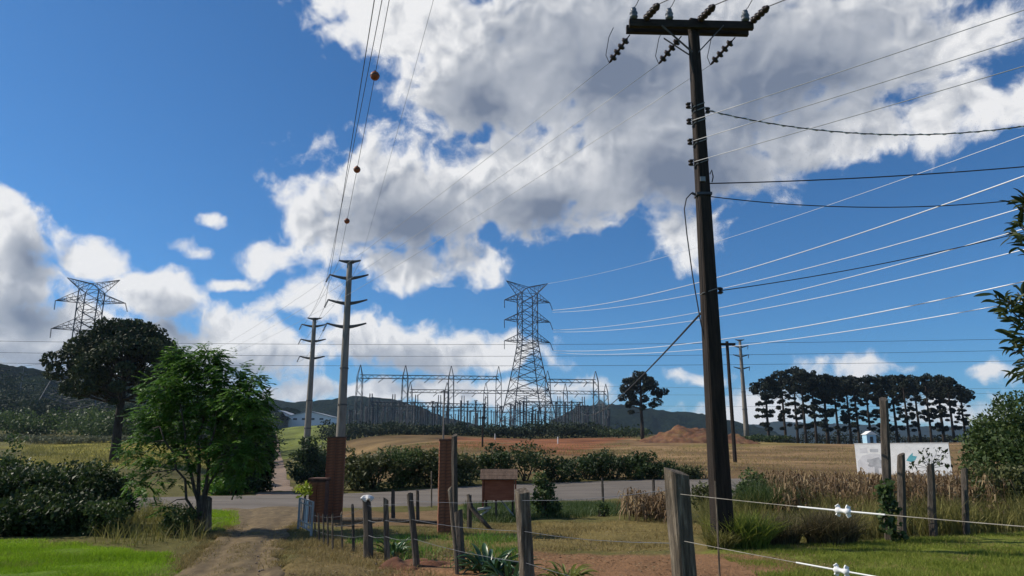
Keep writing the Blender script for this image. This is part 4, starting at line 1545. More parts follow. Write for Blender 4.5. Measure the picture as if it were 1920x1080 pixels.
def earth_mound():
    D = 130
    r = np.random.default_rng(2)
    x0, x1 = at(1185, 815, D).x, at(1400, 815, D).x
    X, Y = np.meshgrid(np.linspace(x0 - 3, x1 + 3, 90), np.linspace(D - 9, D + 9, 50))
    px = np.interp(X, [x0, x1], [1195, 1350])
    
    prof = np.interp(px, [1195, 1212, 1235, 1258, 1285, 1310, 1335, 1350], [0, .12, .5, .9, 1.0, .62, .55, 0])
    bell = np.cos(np.clip((Y - D) / 8.5, -1, 1) * math.pi / 2) ** .7
    hgt = at(1265, 799, D).z - tz((x0 + x1) / 2, D)
    Z = terrain(X, Y) - .15 + hgt * prof * bell * (.7 + .5 * value_noise(X, Y, 3.0, 5)) + .8 * (value_noise(X, Y, 1.1, 8) - .5) * (prof > .05) * bell + .4 * (value_noise(X, Y, .45, 18) - .5) * (prof > .05)
    idx = np.arange(X.size).reshape(X.shape)
    q = np.stack([idx[:-1, :-1], idx[:-1, 1:], idx[1:, 1:], idx[1:, :-1]], -1).reshape(-1, 4)
    tag(np_mesh('earth_mound', np.stack([X, Y, Z], -1).reshape(-1, 3), q, M['moundsoil']), 'red earth mound heaped at the edge of the field', 'mound')
    c = gnd0(775, 1063)
    X, Y = np.meshgrid(np.linspace(c.x - .75, c.x + .75, 40), np.linspace(c.y - .5, c.y + .5, 30))
    d = ((X - c.x) / .7) ** 2 + ((Y - c.y) / .45) ** 2
    Z = .0 + .17 * np.clip(1 - d, 0, 1) ** 1.1 * (.6 + .8 * value_noise(X, Y, .3, 9)) + .09 * (value_noise(X, Y, .14, 3) - .5) * (d < .9) - .05
    idx = np.arange(X.size).reshape(X.shape)
    q = np.stack([idx[:-1, :-1], idx[:-1, 1:], idx[1:, 1:], idx[1:, :-1]], -1).reshape(-1, 4)
    tag(np_mesh('soil_heap', np.stack([X, Y, Z], -1).reshape(-1, 3), q, M['redsoil'], smooth=True), 'small heap of red soil at the foot of the fence posts', 'soil heap')


def billboard():
    D = 45
    a, b = at(1608, 888, D), at(1786, 890, D - 3.4)
    za, zt = a.z - 0.25, at(1608, 832, D).z
    g = Vector(((a.x + b.x) / 2, D, tz((a.x + b.x) / 2, D)))
    t = thing('billboard', 'white billboard with grey picture and teal emblem standing in the stubble field', 'billboard', g)
    ux = (Vector((b.x, b.y, 0)) - Vector((a.x, a.y, 0)))
    W = ux.length
    ux.normalize()
    nrm = Vector((ux.y, -ux.x, 0))
    rot = Matrix((ux, -nrm, Vector((0, 0, 1)))).transposed()
    H = zt - za
    c = Vector(((a.x + b.x) / 2, (a.y + b.y) / 2, (za + zt) / 2))
    panel = MB().box(c, (W, .06, H), rot).build('panel', M['white'], t)
    for u in (-.42, 0.0, .42):
        p = c + ux * u * W - nrm * .09
        MB().bar((p.x, p.y, g.z - .3), (p.x, p.y, zt - .1), .1).build('post', M['wood'], t)
    for dz in (-H / 2, H / 2):
        MB().box(c + Vector((0, 0, dz)), (W + .04, .085, .05), rot).build('frame', M['whitegrey'], t)

    def at_b(px, py, lift):
        u = (px - 1608) / (1786 - 1608) - .5
        v = .5 - (py - 832) / 57.0
        return c + ux * u * W + Vector((0, 0, v * H)) + nrm * (.032 + lift)

    def blot(pts, m, name, lift=.002):
        vs = [at_b(px, py, lift) for px, py in pts]
        MB().add(vs, [tuple(range(len(vs)))]).build(name, M[m], panel)
    blot([(1617, 840), (1632, 839), (1633, 847), (1618, 848)], 'print_pale', 'print')
    blot([(1638, 841), (1654, 841), (1654, 846), (1638, 846)], 'print_grey', 'print')
    blot([(1611, 862), (1622, 852), (1640, 849), (1657, 850), (1660, 886), (1611, 886)], 'print_pale', 'print')
    r = random.Random(5)
    cr = []
    for k in range(26):
        an = 2 * math.pi * k / 26
        rr = 1 + .22 * math.sin(5 * an + 1) + r.uniform(-.12, .12)
        cr.append((1647 + 17 * rr * math.cos(an), 864 - 8 * rr * math.sin(an)))
    blot(cr, 'print_grey', 'picture', .004)
    blot([(1644, 866), (1650, 866), (1652, 886), (1643, 886)], 'print_grey', 'picture', .006)
    em = [(1706, 860), (1712, 853), (1720, 847), (1719, 852), (1727, 853), (1723, 859), (1715, 862)]
    blot(em, 'print_teal', 'emblem')
    blot([(1694, 851), (1698, 849), (1699, 855), (1695, 856)], 'print_pale', 'print')
    blot([(1738, 852), (1774, 850), (1774, 853), (1738, 855)], 'print_pale', 'print')
    blot([(1738, 860), (1770, 859), (1770, 862), (1738, 863)], 'print_pale', 'print')
    # pale blue booth behind it
    D = 62
    p = at(1631, 834, D)
    gz = tz(p.x, D)
    zt = at(1631, 815, D).z
    t = thing('booth', 'small pale blue booth peeping over the billboard', 'booth', (p.x, D, gz))
    w = .78
    MB().box((p.x, D, (gz + zt) / 2), (w, w, zt - gz)).build('wall', M['bluebox'], t)
    MB().add([(p.x - w / 2 - .08, D - w / 2 - .08, zt), (p.x + w / 2 + .08, D - w / 2 - .08, zt), (p.x + w / 2 + .08, D + w / 2 + .08, zt), (p.x - w / 2 - .08, D + w / 2 + .08, zt), (p.x, D - w / 2 - .08, zt + .3), (p.x, D + w / 2 + .08, zt + .3)],
             [(0, 1, 4), (2, 3, 5), (1, 2, 5, 4), (3, 0, 4, 5), (0, 3, 2, 1)]).build('roof', M['white'], t)
    MB().box((p.x, D - w / 2 - .02, zt - .45), (.24, .04, .55)).build('window', M['glass'], t)


# ---------------------------------------------------------------- gate, pillars, fence
def brick_pillar(px, D, ytop, w, label, taper=0.0):
    g = gnd0(px, 1000)
    c = at(px, 850, D)
    top = at(px, ytop, D)
    c = Vector((top.x, D, 0))
    t = thing('brick_pillar', label, 'gate pillar', c, 'brick gate pillars')
    t.rotation_euler.z = .16
    H = top.z
    MB().box((c.x, c.y, H / 2 - .02), (w - .024, w - .024, H - .01)).build('core', M['mortar'], t)
    bl, bh = (w - .012) / 2, .066
    me = MB().box((0, 0, 0), (bl - .012, .05, bh - .010))
    proto = me.build('brick', M['brick'], None)
    n = int(H / bh)
    first = True
    for k in range(n):
        z = (k + .5) * H / n
        for face in range(4):
            for j in range(2):
                off = (j - .5) * bl + (bl * .25 if k % 2 else -bl * .25) * (1 if abs((j - .5) * bl) < bl else 0) * .0
                o = proto if first else proto.copy()
                if first:
                    first = False
                else:
                    COL.objects.link(o)
                o.parent = t
                sx = (bl * (.34 if (k + face) % 2 else -.34))
                x = (j - .5) * bl
                a = face * math.pi / 2
                lx, ly = x, -(w / 2 - .027 + rnd.uniform(-.003, .004))
                o.location = (lx * math.cos(a) - ly * math.sin(a), lx * math.sin(a) + ly * math.cos(a), z)
                o.rotation_euler = (rnd.uniform(-.02, .02), 0, a + rnd.uniform(-.012, .012))
    MB().box((c.x, c.y, H + .012), (w + .03, w + .03, .03)).build('capstone', M['mortar'], t)
    return t


def gate_and_pillars():
    brick_pillar(632, 18.4, 821, .44, 'left brick gate pillar with the concrete poles rising behind it')
    brick_pillar(836, 15.3, 826, .27, 'slender right brick gate pillar beside a dark wooden post')
    # low brick planter beside the left pillar
    D = 17.9
    a, b = at(583, 900, D), at(613, 900, D)
    c = Vector(((a.x + b.x) / 2, D, 0))
    t = thing('brick_planter', 'low dark brick planter built against the left gate pillar', 'planter', c)
    H = a.z
    w = b.x - a.x
    MB().box((c.x, D + .2, H / 2 - .02), (w, .6, H)).build('core', M['mortar'], t)
    me = MB().box((0, 0, 0), (w / 2 - .012, .05, .056)).build('brick', M['brick'], None)
    first = True
    for k in range(int(H / .066)):
        for j in range(2):
            o = me if first else me.copy()
            if not first:
                COL.objects.link(o)
            first = False
            o.parent = t
            o.location = ((j - .5) * w / 2, -.12 + rnd.uniform(-.003, .003), (k + .5) * .066)
    MB().box((c.x, D + .2, H + .02), (w + .06, .66, .05)).build('coping', M['mortar'], t)
    p = thing('planter_shrub', 'yellow green shrub growing beside the brick planter', 'shrub', at(572, 960, 17.6) * Vector((1, 1, 0)) if False else (at(572, 960, 17.6).x, 17.6, 0))
    x, y = at(572, 915, 17.6).x, 17.6
    MB().tube([(x, y, 0), (x + .02, y, .8)], [.04, .02], 6).build('stem', M['bark'], p)
    leaves('foliage', lumpy((x, y, .72), .16, .2, .22, 9, .13, np.random.default_rng(3)), 1500, .10, .4, 'leaf_yellow', p, np.random.default_rng(3))
    # small steel gate, standing open along the driveway
    A, B = at(559, 990, 15.9), at(583, 1010, 14.6)
    A.z = B.z = 0
    t = thing('gate', 'small steel bar gate standing open beside the driveway', 'gate', A)
    h = .68
    for p, nm in ((A, 'stile'), (B, 'stile')):
        MB().bar((p.x, p.y, .04), (p.x, p.y, h), .04).build(nm, M['gatesteel'], t)
    for z in (.12, .22, h - .10, h - .01):
        MB().bar(A + Vector((0, 0, z)), B + Vector((0, 0, z)), .022).build('rail', M['gatesteel'], t)
    for k in range(1, 6):
        q = A.lerp(B, k / 6)
        MB().bar((q.x, q.y, .12), (q.x, q.y, h - .03), .014).build('bar', M['gatesteel'], t)
    q = at(576, 940, 16.4)
    tag(MB().box((q.x, q.y, q.z / 2 + .02), (.07, .07, q.z + .04)).build('gate_post', M['white'], None), 'short white post at the hinge of the steel gate', 'post')


def rough_post(name, base, top, w, m, label, group=None, d=None, sides=7, cut=.05, seed=1, cat='fence post', square=False):
    r = random.Random(seed)
    base, top = Vector(base), Vector(top)
    t = thing(name, label, cat, base, group)
    n = 7
    vs, fs = [], []
    d = d or w
    prof = [1 + r.uniform(-.14, .14) for _ in range(sides)]
    if square:
        sides = 8
        sq = [math.atan2(y, x) for x, y in ((-.8, -1), (.8, -1), (1, -.8), (1, .8), (.8, 1), (-.8, 1), (-1, .8), (-1, -.8))]
    for k in range(n + 1):
        u = k / n
        c = base.lerp(top, u) + Vector((r.uniform(-.03, .03) * w, r.uniform(-.03, .03) * w, 0))
        for j in range(sides):
            an = sq[j] + .38 if square else 2 * math.pi * j / sides + .4
            rr = 1.28 * (1 + r.uniform(-.03, .03)) if square else prof[j] * (1 + r.uniform(-.05, .05)) * fade(1.06, .94, u)
            z = c.z + (cut * math.cos(an + seed) if k == n else 0)
            vs.append((c.x + math.cos(an) * w / 2 * rr, c.y + math.sin(an) * d / 2 * rr, z - (.15 if k == 0 else 0)))
    for k in range(n):
        for j in range(sides):
            fs.append((k * sides + j, k * sides + (j + 1) % sides, (k + 1) * sides + (j + 1) % sides, (k + 1) * sides + j))
    fs.append(tuple(n * sides + j for j in range(sides)))
    MB().add(vs, fs).build('stake' if w < .1 else 'timber', M[m], t)
    return t


FENCE = {}


def fences():
    grp = 'posts of the wire fence along the driveway'
    rows = [  # px bottom, D, px top, y top, width, depth, material, label
        ('f1', 1287, 5.5, 1268, 884, .142, .13, 'wood', 'nearest and thickest grey fence post, leaning in front of the big pole'),
        ('f2', 992, 8.0, 979, 920, .13, .125, 'wood', 'thick grey fence post leaning just right of the red wooden box'),
        ('f3', 859, 10.2, 843, 916, .06, .06, 'wood', 'thin pale leaning stake in front of the right brick pillar'),
        ('f3b', 866, 10.6, 860, 958, .13, .12, 'wooddark', 'stout dark post close behind the thin pale stake'),
        ('f4', 784, 10.8, 769, 927, .095, .08, 'wooddark', 'dark leaning fence stake beside the heap of red soil'),
        ('f5', 726, 11.5, 723, 936, .085, .08, 'wood', 'straight fence stake between the white capped post and the leaning stake'),
        ('f6', 692, 11.9, 688, 938, .155, .15, 'wooddark', 'round fence post with a white scalloped cap'),
        ('f7', 663, 12.6, 661, 948, .05, .05, 'wooddark', 'knotty dark stick left of the white capped post'),
        ('p1', 642, 12.75, 640, 962, .035, .035, 'wood', 'first thin picket counted from the white capped post towards the gate'),
        ('p2', 624, 12.95, 623, 964, .035, .035, 'wood', 'second thin picket counted from the white capped post towards the gate'),
        ('p3', 615, 13.2, 614, 968, .03, .03, 'wooddark', 'third thin picket counted from the white capped post towards the gate'),
        ('p4', 607, 13.5, 606, 966, .035, .03, 'wooddark', 'fourth thin picket counted from the white capped post towards the gate'),
        ('p5', 598, 13.8, 597, 964, .035, .03, 'wooddark', 'fifth thin picket counted from the white capped post towards the gate'),
        ('p6', 590, 14.2, 590, 962, .03, .03, 'wooddark', 'sixth thin picket, next to the steel gate'),
    ]
    for i, (k, pb, D, pt, yt, w, d, m, lab) in enumerate(rows):
        t_ = at(pt, yt, D)
        b_ = at(pb, 1060, D)
        b_.z = 0
        b_.x = at(pb, 850, D).x if False else D * ((pb - 960) / F) / (CP - SP * ((540 - min(1080, 1000 + 400 / D)) / F))
        rough_post('fence_post' if k[0] == 'f' else 'picket', b_, t_, w, m, lab, grp, d, 5 if k in ('f1', 'f2') else 7, .03, 10 + i, square=k in ('f1', 'f2'))
        FENCE[k] = (b_, t_)
    # white scalloped cap
    b_, t_ = FENCE['f6']
    prof = [(0, .085), (.025, .105), (.05, .10), (.075, .075), (.09, .045), (.095, .01)]
    cap = MB()
    n = 20
    vs, fs = [], []
    for h, r_ in prof:
        for j in range(n):
            rr = r_ * (1.0 + .14 * (1 if j % 4 < 2 else -1))
            vs.append(t_ + Vector((math.cos(2 * math.pi * j / n) * rr, math.sin(2 * math.pi * j / n) * rr, h - .01 + (.02 if j % 4 < 2 else -.012) * (h < .05))))
    for i in range(len(prof) - 1):
        for j in range(n):
            fs.append((i * n + j, i * n + (j + 1) % n, (i + 1) * n + (j + 1) % n, (i + 1) * n + j))
    fs.append(tuple((len(prof) - 1) * n + j for j in range(n)))
    cap.add(vs, fs)
    tag(cap.build('post_cap', M['whitegrey'], None), 'white scalloped cap sitting on the round fence post', 'post cap')
    # post out of frame that carries the wires on
    e = Vector((2.95, 2.2, 0))
    FENCE['end'] = (e, e + Vector((0, 0, 1.5)))
    rough_post('fence_post', e, e + Vector((0, 0, 1.5)), .15, 'wood', 'grey fence post beyond the edge of the lawn where the electric wires end', grp, .14, 6, .03, 77)

    def on(k, z):
        b_, t_ = FENCE[k]
        p = b_.lerp(t_, min(z / t_.z, .98))
        return p + Vector((0, -.085 if k in ('f1', 'f2') else -.05, 0))
    order = ['p6', 'p1', 'f6', 'f5', 'f4', 'f2', 'f1']
    for w_, (fr, lab) in enumerate(((.92, 'top'), (.66, 'second'), (.40, 'third'))):
        pts = []
        for k in order:
            z = FENCE[k][1].z * fr
            p = on(k, z)
            if pts:
                q = pts[-1]
                pts += [q.lerp(p, u) - Vector((0, 0, .03 * math.sin(u * math.pi))) for u in (.25, .5, .75)]
            pts.append(p)
        tag(MB().tube(pts, .0022, 4).build('fence_wire', M['wire_grey']), lab + ' strand of thin wire strung along the driveway fence posts', 'fence wire', 'strands of the driveway fence')
    # electric wires on to the side, with white tension insulators
    for z, lab, pxi in ((1.31, 'upper', 1580), (.985, 'lower', 1577)):
        a, b = on('f1', z), on('end', z - .02)
        tag(MB().tube(span(a, b, .02, 20), .0022, 5).build('electric_wire', M['fencecord']), lab + ' electric fence wire running from the nearest post across the lawn', 'fence wire', 'electric fence wires')

        def proj(p):
            d_ = p - Vector((0, 0, EYE))
            f_ = d_.y * CP + d_.z * SP
            return 960 + F * d_.x / f_
        pts = span(a, b, .02, 200)
        i = min(range(201), key=lambda j: abs(proj(pts[j]) - pxi))
        p, dr = pts[i], (pts[min(i + 3, 200)] - pts[max(i - 3, 0)]).normalized()
        t = thing('tension_insulator', ('upper' if z > 1.2 else 'lower') + ' white plastic insulator on the electric fence wire', 'insulator', p, 'white wire insulators')
        MB().lathe(p - dr * .05, dr, [(0, .008), (.01, .017), (.022, .022), (.034, .014), (.05, .011), (.066, .014), (.078, .022), (.09, .017), (.10, .008)], 12).build('body', M['white'], t, smooth=True)
        for s in (-1, 1):
            q = p + dr * .034 * s
            for u_ in (-1, 1):
                MB().box(q + Vector((0, 0, .022 * u_)), (.022, .012, .018), Matrix.Rotation(R(30 * s * u_), 3, 'Y')).build('lug', M['white'], t)
        # stripped bright length of wire on either side
        on_ = [j for j in range(201) if pxi - 85 < proj(pts[j]) < pxi + 80]
        j0, j1 = on_[0], on_[-1] + 1
        tag(MB().tube(pts[j0:j1], .0048, 6).build('wire_sleeve', M['white']), ('upper' if z > 1.2 else 'lower') + ' white sleeve on the electric wire beside its insulator', 'wire sleeve', 'white wire sleeves')
    g3 = 'rough posts near the road'
    more = [
        ('fence_post', 737, 18.2, 737, 919, .10, 'wooddark', 'dark thin post left of two standing before the road between the brick pillars', g3),
        ('fence_post', 784, 18.0, 783, 919, .08, 'wooddark', 'dark thin post standing before the road nearer the right brick pillar', g3),
        ('sign_post', 809, 23.0, 809, 884, .05, 'wood', 'slim grey post at the road edge in front of the hedge', g3),
        ('fence_post', 853, 15.0, 852, 816, .14, 'wooddark', 'tall dark wooden post right behind the slender brick pillar', g3),
        ('fence_post', 880, 16.2, 880, 930, .12, 'wooddark', 'dark post with a diagonal brace left of the red wooden box', g3),
        ('fence_post', 1131, 24.0, 1129, 896, .09, 'wooddark', 'thin crooked post before the road among green weeds', g3),
        ('fence_post', 1227, 21.5, 1225, 899, .09, 'wooddark', 'thin crooked post before the road beside the dry stalks', g3),
        ('stick', 1352, 8.4, 1341, 902, .022, 'wood', 'thin pale stick standing between the nearest post and the big pole', g3),
        ('fence_post', 388, 15.6, 390, 934, .17, 'wood', 'short stout wooden post beside the green tree at the driveway', g3),
        ('fence_post', 1668, 14.0, 1657, 748, .185, 'wooddark', 'tall thick log post standing in front of the billboard', 'log posts in front of the billboard'),
        ('fence_post', 1691, 14.3, 1689, 852, .14, 'wooddark', 'dark broken post leaning close to the tall log post', 'log posts in front of the billboard'),
        ('fence_post', 1749, 15.0, 1744, 871, .155, 'wooddark', 'weathered dark post below the teal emblem of the billboard', 'log posts in front of the billboard'),
        ('fence_post', 1812, 15.0, 1808, 880, .125, 'wooddark', 'square grey post between the billboard and the round bush', 'log posts in front of the billboard'),
    ]
    for i, (nm, pb, D, pt, yt, w, m, lab, gp) in enumerate(more):
        t_ = at(pt, yt, D)
        b_ = gr(pb, D)
        rough_post(nm, b_, t_, w, m, lab, gp, None, 8 if w > .2 else 6, w * .25, 40 + i)
    p0, p1 = at(884, 952, 16.15), at(921, 990, 15.9)
    tag(MB().tube([p0 - Vector((.08, 0, -.28)), p0, p0.lerp(p1, .5) - Vector((0, 0, .03)), Vector((p1.x, p1.y, .02))], [.035, .05, .045, .04], 6).build('brace_pole', M['wooddark'], smooth=True), 'dark bent branch bracing the post left of the red box', 'brace')
    a, b = at(642, 984, 17.2), at(838, 992, 16.2)
    a.z = b.z = .12
    tag(MB().tube([a, a.lerp(b, .4) + Vector((0, 0, .03)), b], [.05, .045, .04], 7).build('rail_log', M['wooddark'], smooth=True), 'low dark rail lying along the ground between the brick pillars', 'rail')


def red_box():
    D = 18.4
    x0, x1 = at(906, 930, D).x, at(966, 930, D).x
    zb, zw, zt = at(930, 938, D).z, at(930, 897, D).z, at(930, 881, D + .3).z
    dep = .55
    g = Vector(((x0 + x1) / 2, D + dep / 2, 0))
    t = thing('roadside_box', 'red wooden box with a plank roof on legs beside the road', 'box', g)
    MB().box(((x0 + x1) / 2, D, (zb + zw) / 2), (x1 - x0 - .05, .03, zw - zb)).build('front_panel', M['boxred'], t)
    MB().box(((x0 + x1) / 2, D + dep, (zb + zw) / 2), (x1 - x0 - .05, .03, zw - zb)).build('back_panel', M['boxred'], t)
    MB().box(((x0 + x1) / 2, D + dep / 2, zb + .015), (x1 - x0 - .05, dep - .04, .03)).build('floor_board', M['boxroof'], t)
    for x, zlow in ((x0 - .01, at(900, 950, D).z), (x1 + .01, zb - .05)):
        MB().add([(x - .02, D - .05, zlow), (x - .02, D + dep + .05, zlow), (x - .02, D + dep + .05, zw), (x - .02, D + dep / 2, zt - .03), (x - .02, D - .05, zw),
                  (x + .02, D - .05, zlow), (x + .02, D + dep + .05, zlow), (x + .02, D + dep + .05, zw), (x + .02, D + dep / 2, zt - .03), (x + .02, D - .05, zw)],
                 [(0, 1, 2, 3, 4), (9, 8, 7, 6, 5), (0, 5, 6, 1), (1, 6, 7, 2), (2, 7, 8, 3), (3, 8, 9, 4), (4, 9, 5, 0)]).build('side_panel', M['boxred'], t)
    for s in (0, 1):
        ya, yb = (D - .12, D + dep / 2) if s == 0 else (D + dep + .12, D + dep / 2)
        za = zw - .03
        n = 3
        for k in range(n):
            p, q = (fade(ya, yb, k / n), fade(za, zt, k / n)), (fade(ya, yb, (k + 1) / n + .03), fade(za, zt, (k + 1) / n + .03))
            m = MB()
            e = .018 + .004 * k
            m.add([(x0 - .08, p[0], p[1]), (x1 + .06, p[0], p[1]), (x1 + .06, q[0], q[1]), (x0 - .08, q[0], q[1]),
                   (x0 - .08, p[0], p[1] + e), (x1 + .06, p[0], p[1] + e), (x1 + .06, q[0], q[1] + e), (x0 - .08, q[0], q[1] + e)],
                  [(0, 3, 2, 1), (4, 5, 6, 7), (0, 1, 5, 4), (1, 2, 6, 5), (2, 3, 7, 6), (3, 0, 4, 7)])
            m.build('plank', M['boxroof'], t)
    xm = at(930, 960, D).x
    for x, y in ((xm, D + .05), (x1 - .06, D + dep - .05), (x0 + .06, D + dep - .05)):
        MB().bar((x, y, -.05), (x, y, zb + .02), .055).build('leg', M['wooddark'], t)
    q = at(908, 953, 18.6)
    tag(MB().box((q.x, 18.6, q.z), (.34, .16, .05), Matrix.Rotation(R(-8), 3, 'Y')).build('loose_board', M['whitegrey'], None), 'pale loose board lying in the grass under the red box', 'board')
    tag(MB().bar((q.x - .2, 18.5, .02), (q.x + .12, 18.7, q.z - .03), .035).build('prop_stick', M['whitegrey'], None), 'pale stick propping the loose board under the red box', 'stick')
    a = at(950, 942, 18.9)
    tag(MB().bar((a.x - .14, 18.9, a.z + .05), (a.x + .2, 18.8, .05), .035).build('pale_stick', M['whitegrey'], None), 'pale stick leaning under the far end of the red box', 'stick')


# ---------------------------------------------------------------- shrubs and trees near the road
def near_vegetation():
    def sp(name, px, D, ytop, rx, m, leaf, dens, n, label, group, kr=None, ry=None, cat='shrub'):
        g = gr(px, D)
        h = at(px, ytop, D).z - g.z
        return shrub(name, label, g, rx, ry or rx, h, m, leaf, dens, n, group, cat, kr)
    hg = 'shrubs of the roadside hedge'
    rows = [(664, 31, 846, 1.0, 'leaf_mid', 'hedge shrub right beside the left brick pillar, across the road'), (708, 31.5, 838, 1.15, 'leaf_mid', 'hedge shrub across the road, second from the left brick pillar'),
            (756, 32, 832, 1.2, 'leaf_mid', 'tallest olive hedge shrub across the road between the brick pillars'), (802, 32, 842, 1.05, 'leaf_mid', 'hedge shrub across the road just left of the slender brick pillar'),
            (868, 33, 852, .9, 'leaf_mid', 'hedge shrub across the road just right of the slender brick pillar'),
            (926, 34, 838, 1.3, 'leaf_dark', 'dark shrub across the road behind the red wooden box'), (982, 34.5, 829, 1.5, 'leaf_dark', 'tallest dark shrub across the road, right of the red wooden box'),
            (1046, 35, 868, 1.3, 'leaf_dark', 'low dark shrub across the road behind the ivy covered post'), (1098, 36, 858, 1.3, 'leaf_dark', 'dark shrub in the middle of the right hedge across the road'),
            (1150, 36.5, 852, 1.3, 'leaf_dark', 'dark rounded shrub left of the tallest one in the right hedge'), (1198, 37, 847, 1.2, 'leaf_dark', 'tallest dark shrub of the right hedge, behind the nearest fence post'),
            (1236, 37, 866, 1.0, 'leaf_dark', 'dark shrub at the right end of the hedge behind the nearest fence post'), (1288, 38, 884, .9, 'leaf_mid', 'low green shrub at the foot of the stubble field by the big pole')]
    for px, D, yt, rx, m, lab in rows:
        yt += rnd.uniform(-16, 0)
        k = rnd.random()
        sp('hedge_shrub', px + rnd.uniform(-5, 5), D + rnd.uniform(-.6, .6), yt, rx * rnd.uniform(.72, 1.02), 'leaf_olive' if (m == 'leaf_mid' and k < .45) else m, rnd.uniform(.10, .15), 720, 20, lab, hg, rnd.uniform(.28, .42))
    sp('lane_shrub', 574, 62, 818, 1.15, 'leaf_dark', .24, 420, 18, 'rounded shrub beside the dirt lane behind the smaller concrete pole', None, .6)
    sp('lane_shrub', 598, 66, 842, 1.1, 'leaf_dark', .24, 330, 16, 'lower shrub beside the dirt lane close to the left brick pillar', None, .7)
    sp('dark_tree', 446, 30, 752, .8, 'leaf_dark', .15, 900, 46, 'dark narrow tree across the road behind the leafy green tree', None, .5, cat='tree')
    sp('dark_tree', 480, 31, 800, .36, 'leaf_dark', .14, 1200, 22, 'lower dark tree at the corner of the dirt lane', None, .42, cat='tree')
    sp('bright_shrub', 422, 29.5, 893, .9, 'leaf_bright', .13, 900, 14, 'bright green shrub across the road seen past the stout post', None, .3)
    # big dark thicket on the left
    tg = 'shrubs of the dark thicket beside the lawn'
    for px, D, yt, rx, m, lab in ((30, 16.5, 858, 1.0, 'leaf_dark', 'dark thicket shrub at the picture edge above the bright lawn'), (105, 16.2, 862, .95, 'leaf_dark', 'dark thicket shrub in front of the yellow field'),
                                  (165, 16.6, 880, .75, 'leaf_dark', 'dark thicket shrub nearest the green tree'), (-60, 16.5, 850, 1.0, 'leaf_dark', 'dark thicket shrub beyond the picture edge above the lawn'),
                                  (60, 15.2, 930, .7, 'leaf_dark', 'low dark front shrub of the thicket at the lawn edge'), (140, 15.3, 935, .6, 'leaf_dark', 'low dark front shrub of the thicket beside the dry weeds')):
        sp('thicket_shrub', px, D, yt, rx, m, .085, 2300, 40, lab, tg, .30)
    sp('sapling', 8, 18.5, 812, .32, 'leaf_mid', .09, 1500, 12, 'slim pale green sapling above the thicket at the picture edge', None, .22)
    sp('weed_shrub', 190, 14.9, 935, .34, 'leaf_mid', .07, 2200, 12, 'small olive shrub between the thicket and the dry weeds', None, .2)
    sp('weed_shrub', 338, 15.1, 955, .30, 'leaf_mid', .065, 2200, 12, 'small olive shrub at the foot of the green tree', None, .18)
    sp('round_bush', 1938, 19.5, 735, 1.25, 'leaf_mid', .10, 2000, 46, 'big round green bush at the edge behind the square post', None, .45, cat='bush')
    sp('round_bush', 1893, 18, 860, .6, 'leaf_olive', .09, 1500, 18, 'yellowish lower bush below the big round bush', None, .26, cat='bush')
    sp('weed_shrub', 1412, 19.5, 884, .42, 'leaf_mid', .09, 1500, 14, 'green leafy bush just right of the foot of the big pole', None, .22)
    sp('weed_shrub', 1432, 22, 880, .5, 'leaf_olive', .10, 1200, 14, 'olive bush between the big pole and the dry maize', None, .24)
    sp('weed_shrub', 1330, 20.5, 905, .4, 'leaf_olive', .09, 1200, 12, 'low olive bush left of the foot of the big pole', None, .2)
    # ivy covered stump
    g = gr(1020, 19)
    t = thing('ivy_post', 'old post smothered in green ivy right of the leaning fence post', 'ivy post', g)
    MB().tube([g - Vector((0, 0, .1)), (g.x + .02, 19, at(1020, 897, 19).z)], [.08, .06], 7).build('stump', M['bark'], t)
    h = at(1020, 895, 19).z
    cl = [(g.x + rnd.uniform(-.12, .12), 19 + rnd.uniform(-.15, .15), fade(.15, h, k / 9), .2 + .14 * (1 - k / 9), .2, .16) for k in range(10)] + [(g.x + .18, 19, .3, .3, .25, .28)]
    leaves('ivy', cl, 2600, .085, .7, 'leaf_mid', t, np.random.default_rng(4))
    sp('weed_shrub', 1128, 19.3, 940, .14, 'leaf_mid', .07, 2200, 7, 'small weed at the foot of the thin crooked post', None, .12)
    # vine on the tall log
    g = gr(1672, 13.8)
    t = thing('vine', 'leafy green vine climbing the tall log post', 'vine', g)
    MB().tube([g, (g.x - .03, 13.75, .5), (g.x + .02, 13.78, 1.05)], [.015, .012, .008], 5).build('stem', M['bark'], t)
    cl = [(g.x + rnd.uniform(-.12, .12), 13.72, fade(.08, 1.05, k / 11), .15, .1, .1) for k in range(12)]
    leaves('foliage', cl, 2300, .10, .8, 'leaf_mid', t, np.random.default_rng(6))
    # sapling in front of the billboard
    g = gr(1748, 17)
    t = thing('sapling', 'thin dark sapling standing out against the white billboard', 'sapling', g)
    z1 = at(1748, 850, 17).z
    m = MB()
    stem = [g, Vector((g.x + .03, 17, z1 * .5)), Vector((at(1745, 870, 17).x, 17, at(1745, 870, 17).z))]
    m.tube(stem, [.02, .014, .009], 5)
    P_ = []
    for px, py in ((1725, 848), (1735, 842), (1748, 852), (1758, 843), (1768, 846), (1772, 856), (1756, 862), (1738, 860), (1728, 866), (1762, 868), (1742, 873), (1705, 868), (1712, 876), (1776, 872)):
        e = at(px, py, 17 + rnd.uniform(-.15, .15))
        m.tube([stem[2] - Vector((0, 0, .1)), e], [.006, .003], 4)
        P_ += [tuple(e + Vector((rnd.gauss(0, .05), rnd.gauss(0, .05), rnd.gauss(0, .025)))) for _ in range(7)]
    m.build('stem', M['barkdark'], t)
    v, f = kites(np.array(P_), .10, .45, 0, np.random.default_rng(8))
    tag(np_mesh('foliage', v, f, M['leaf_dark'], t, np.random.default_rng(8).random(len(P_)) * .5), kind='stuff')


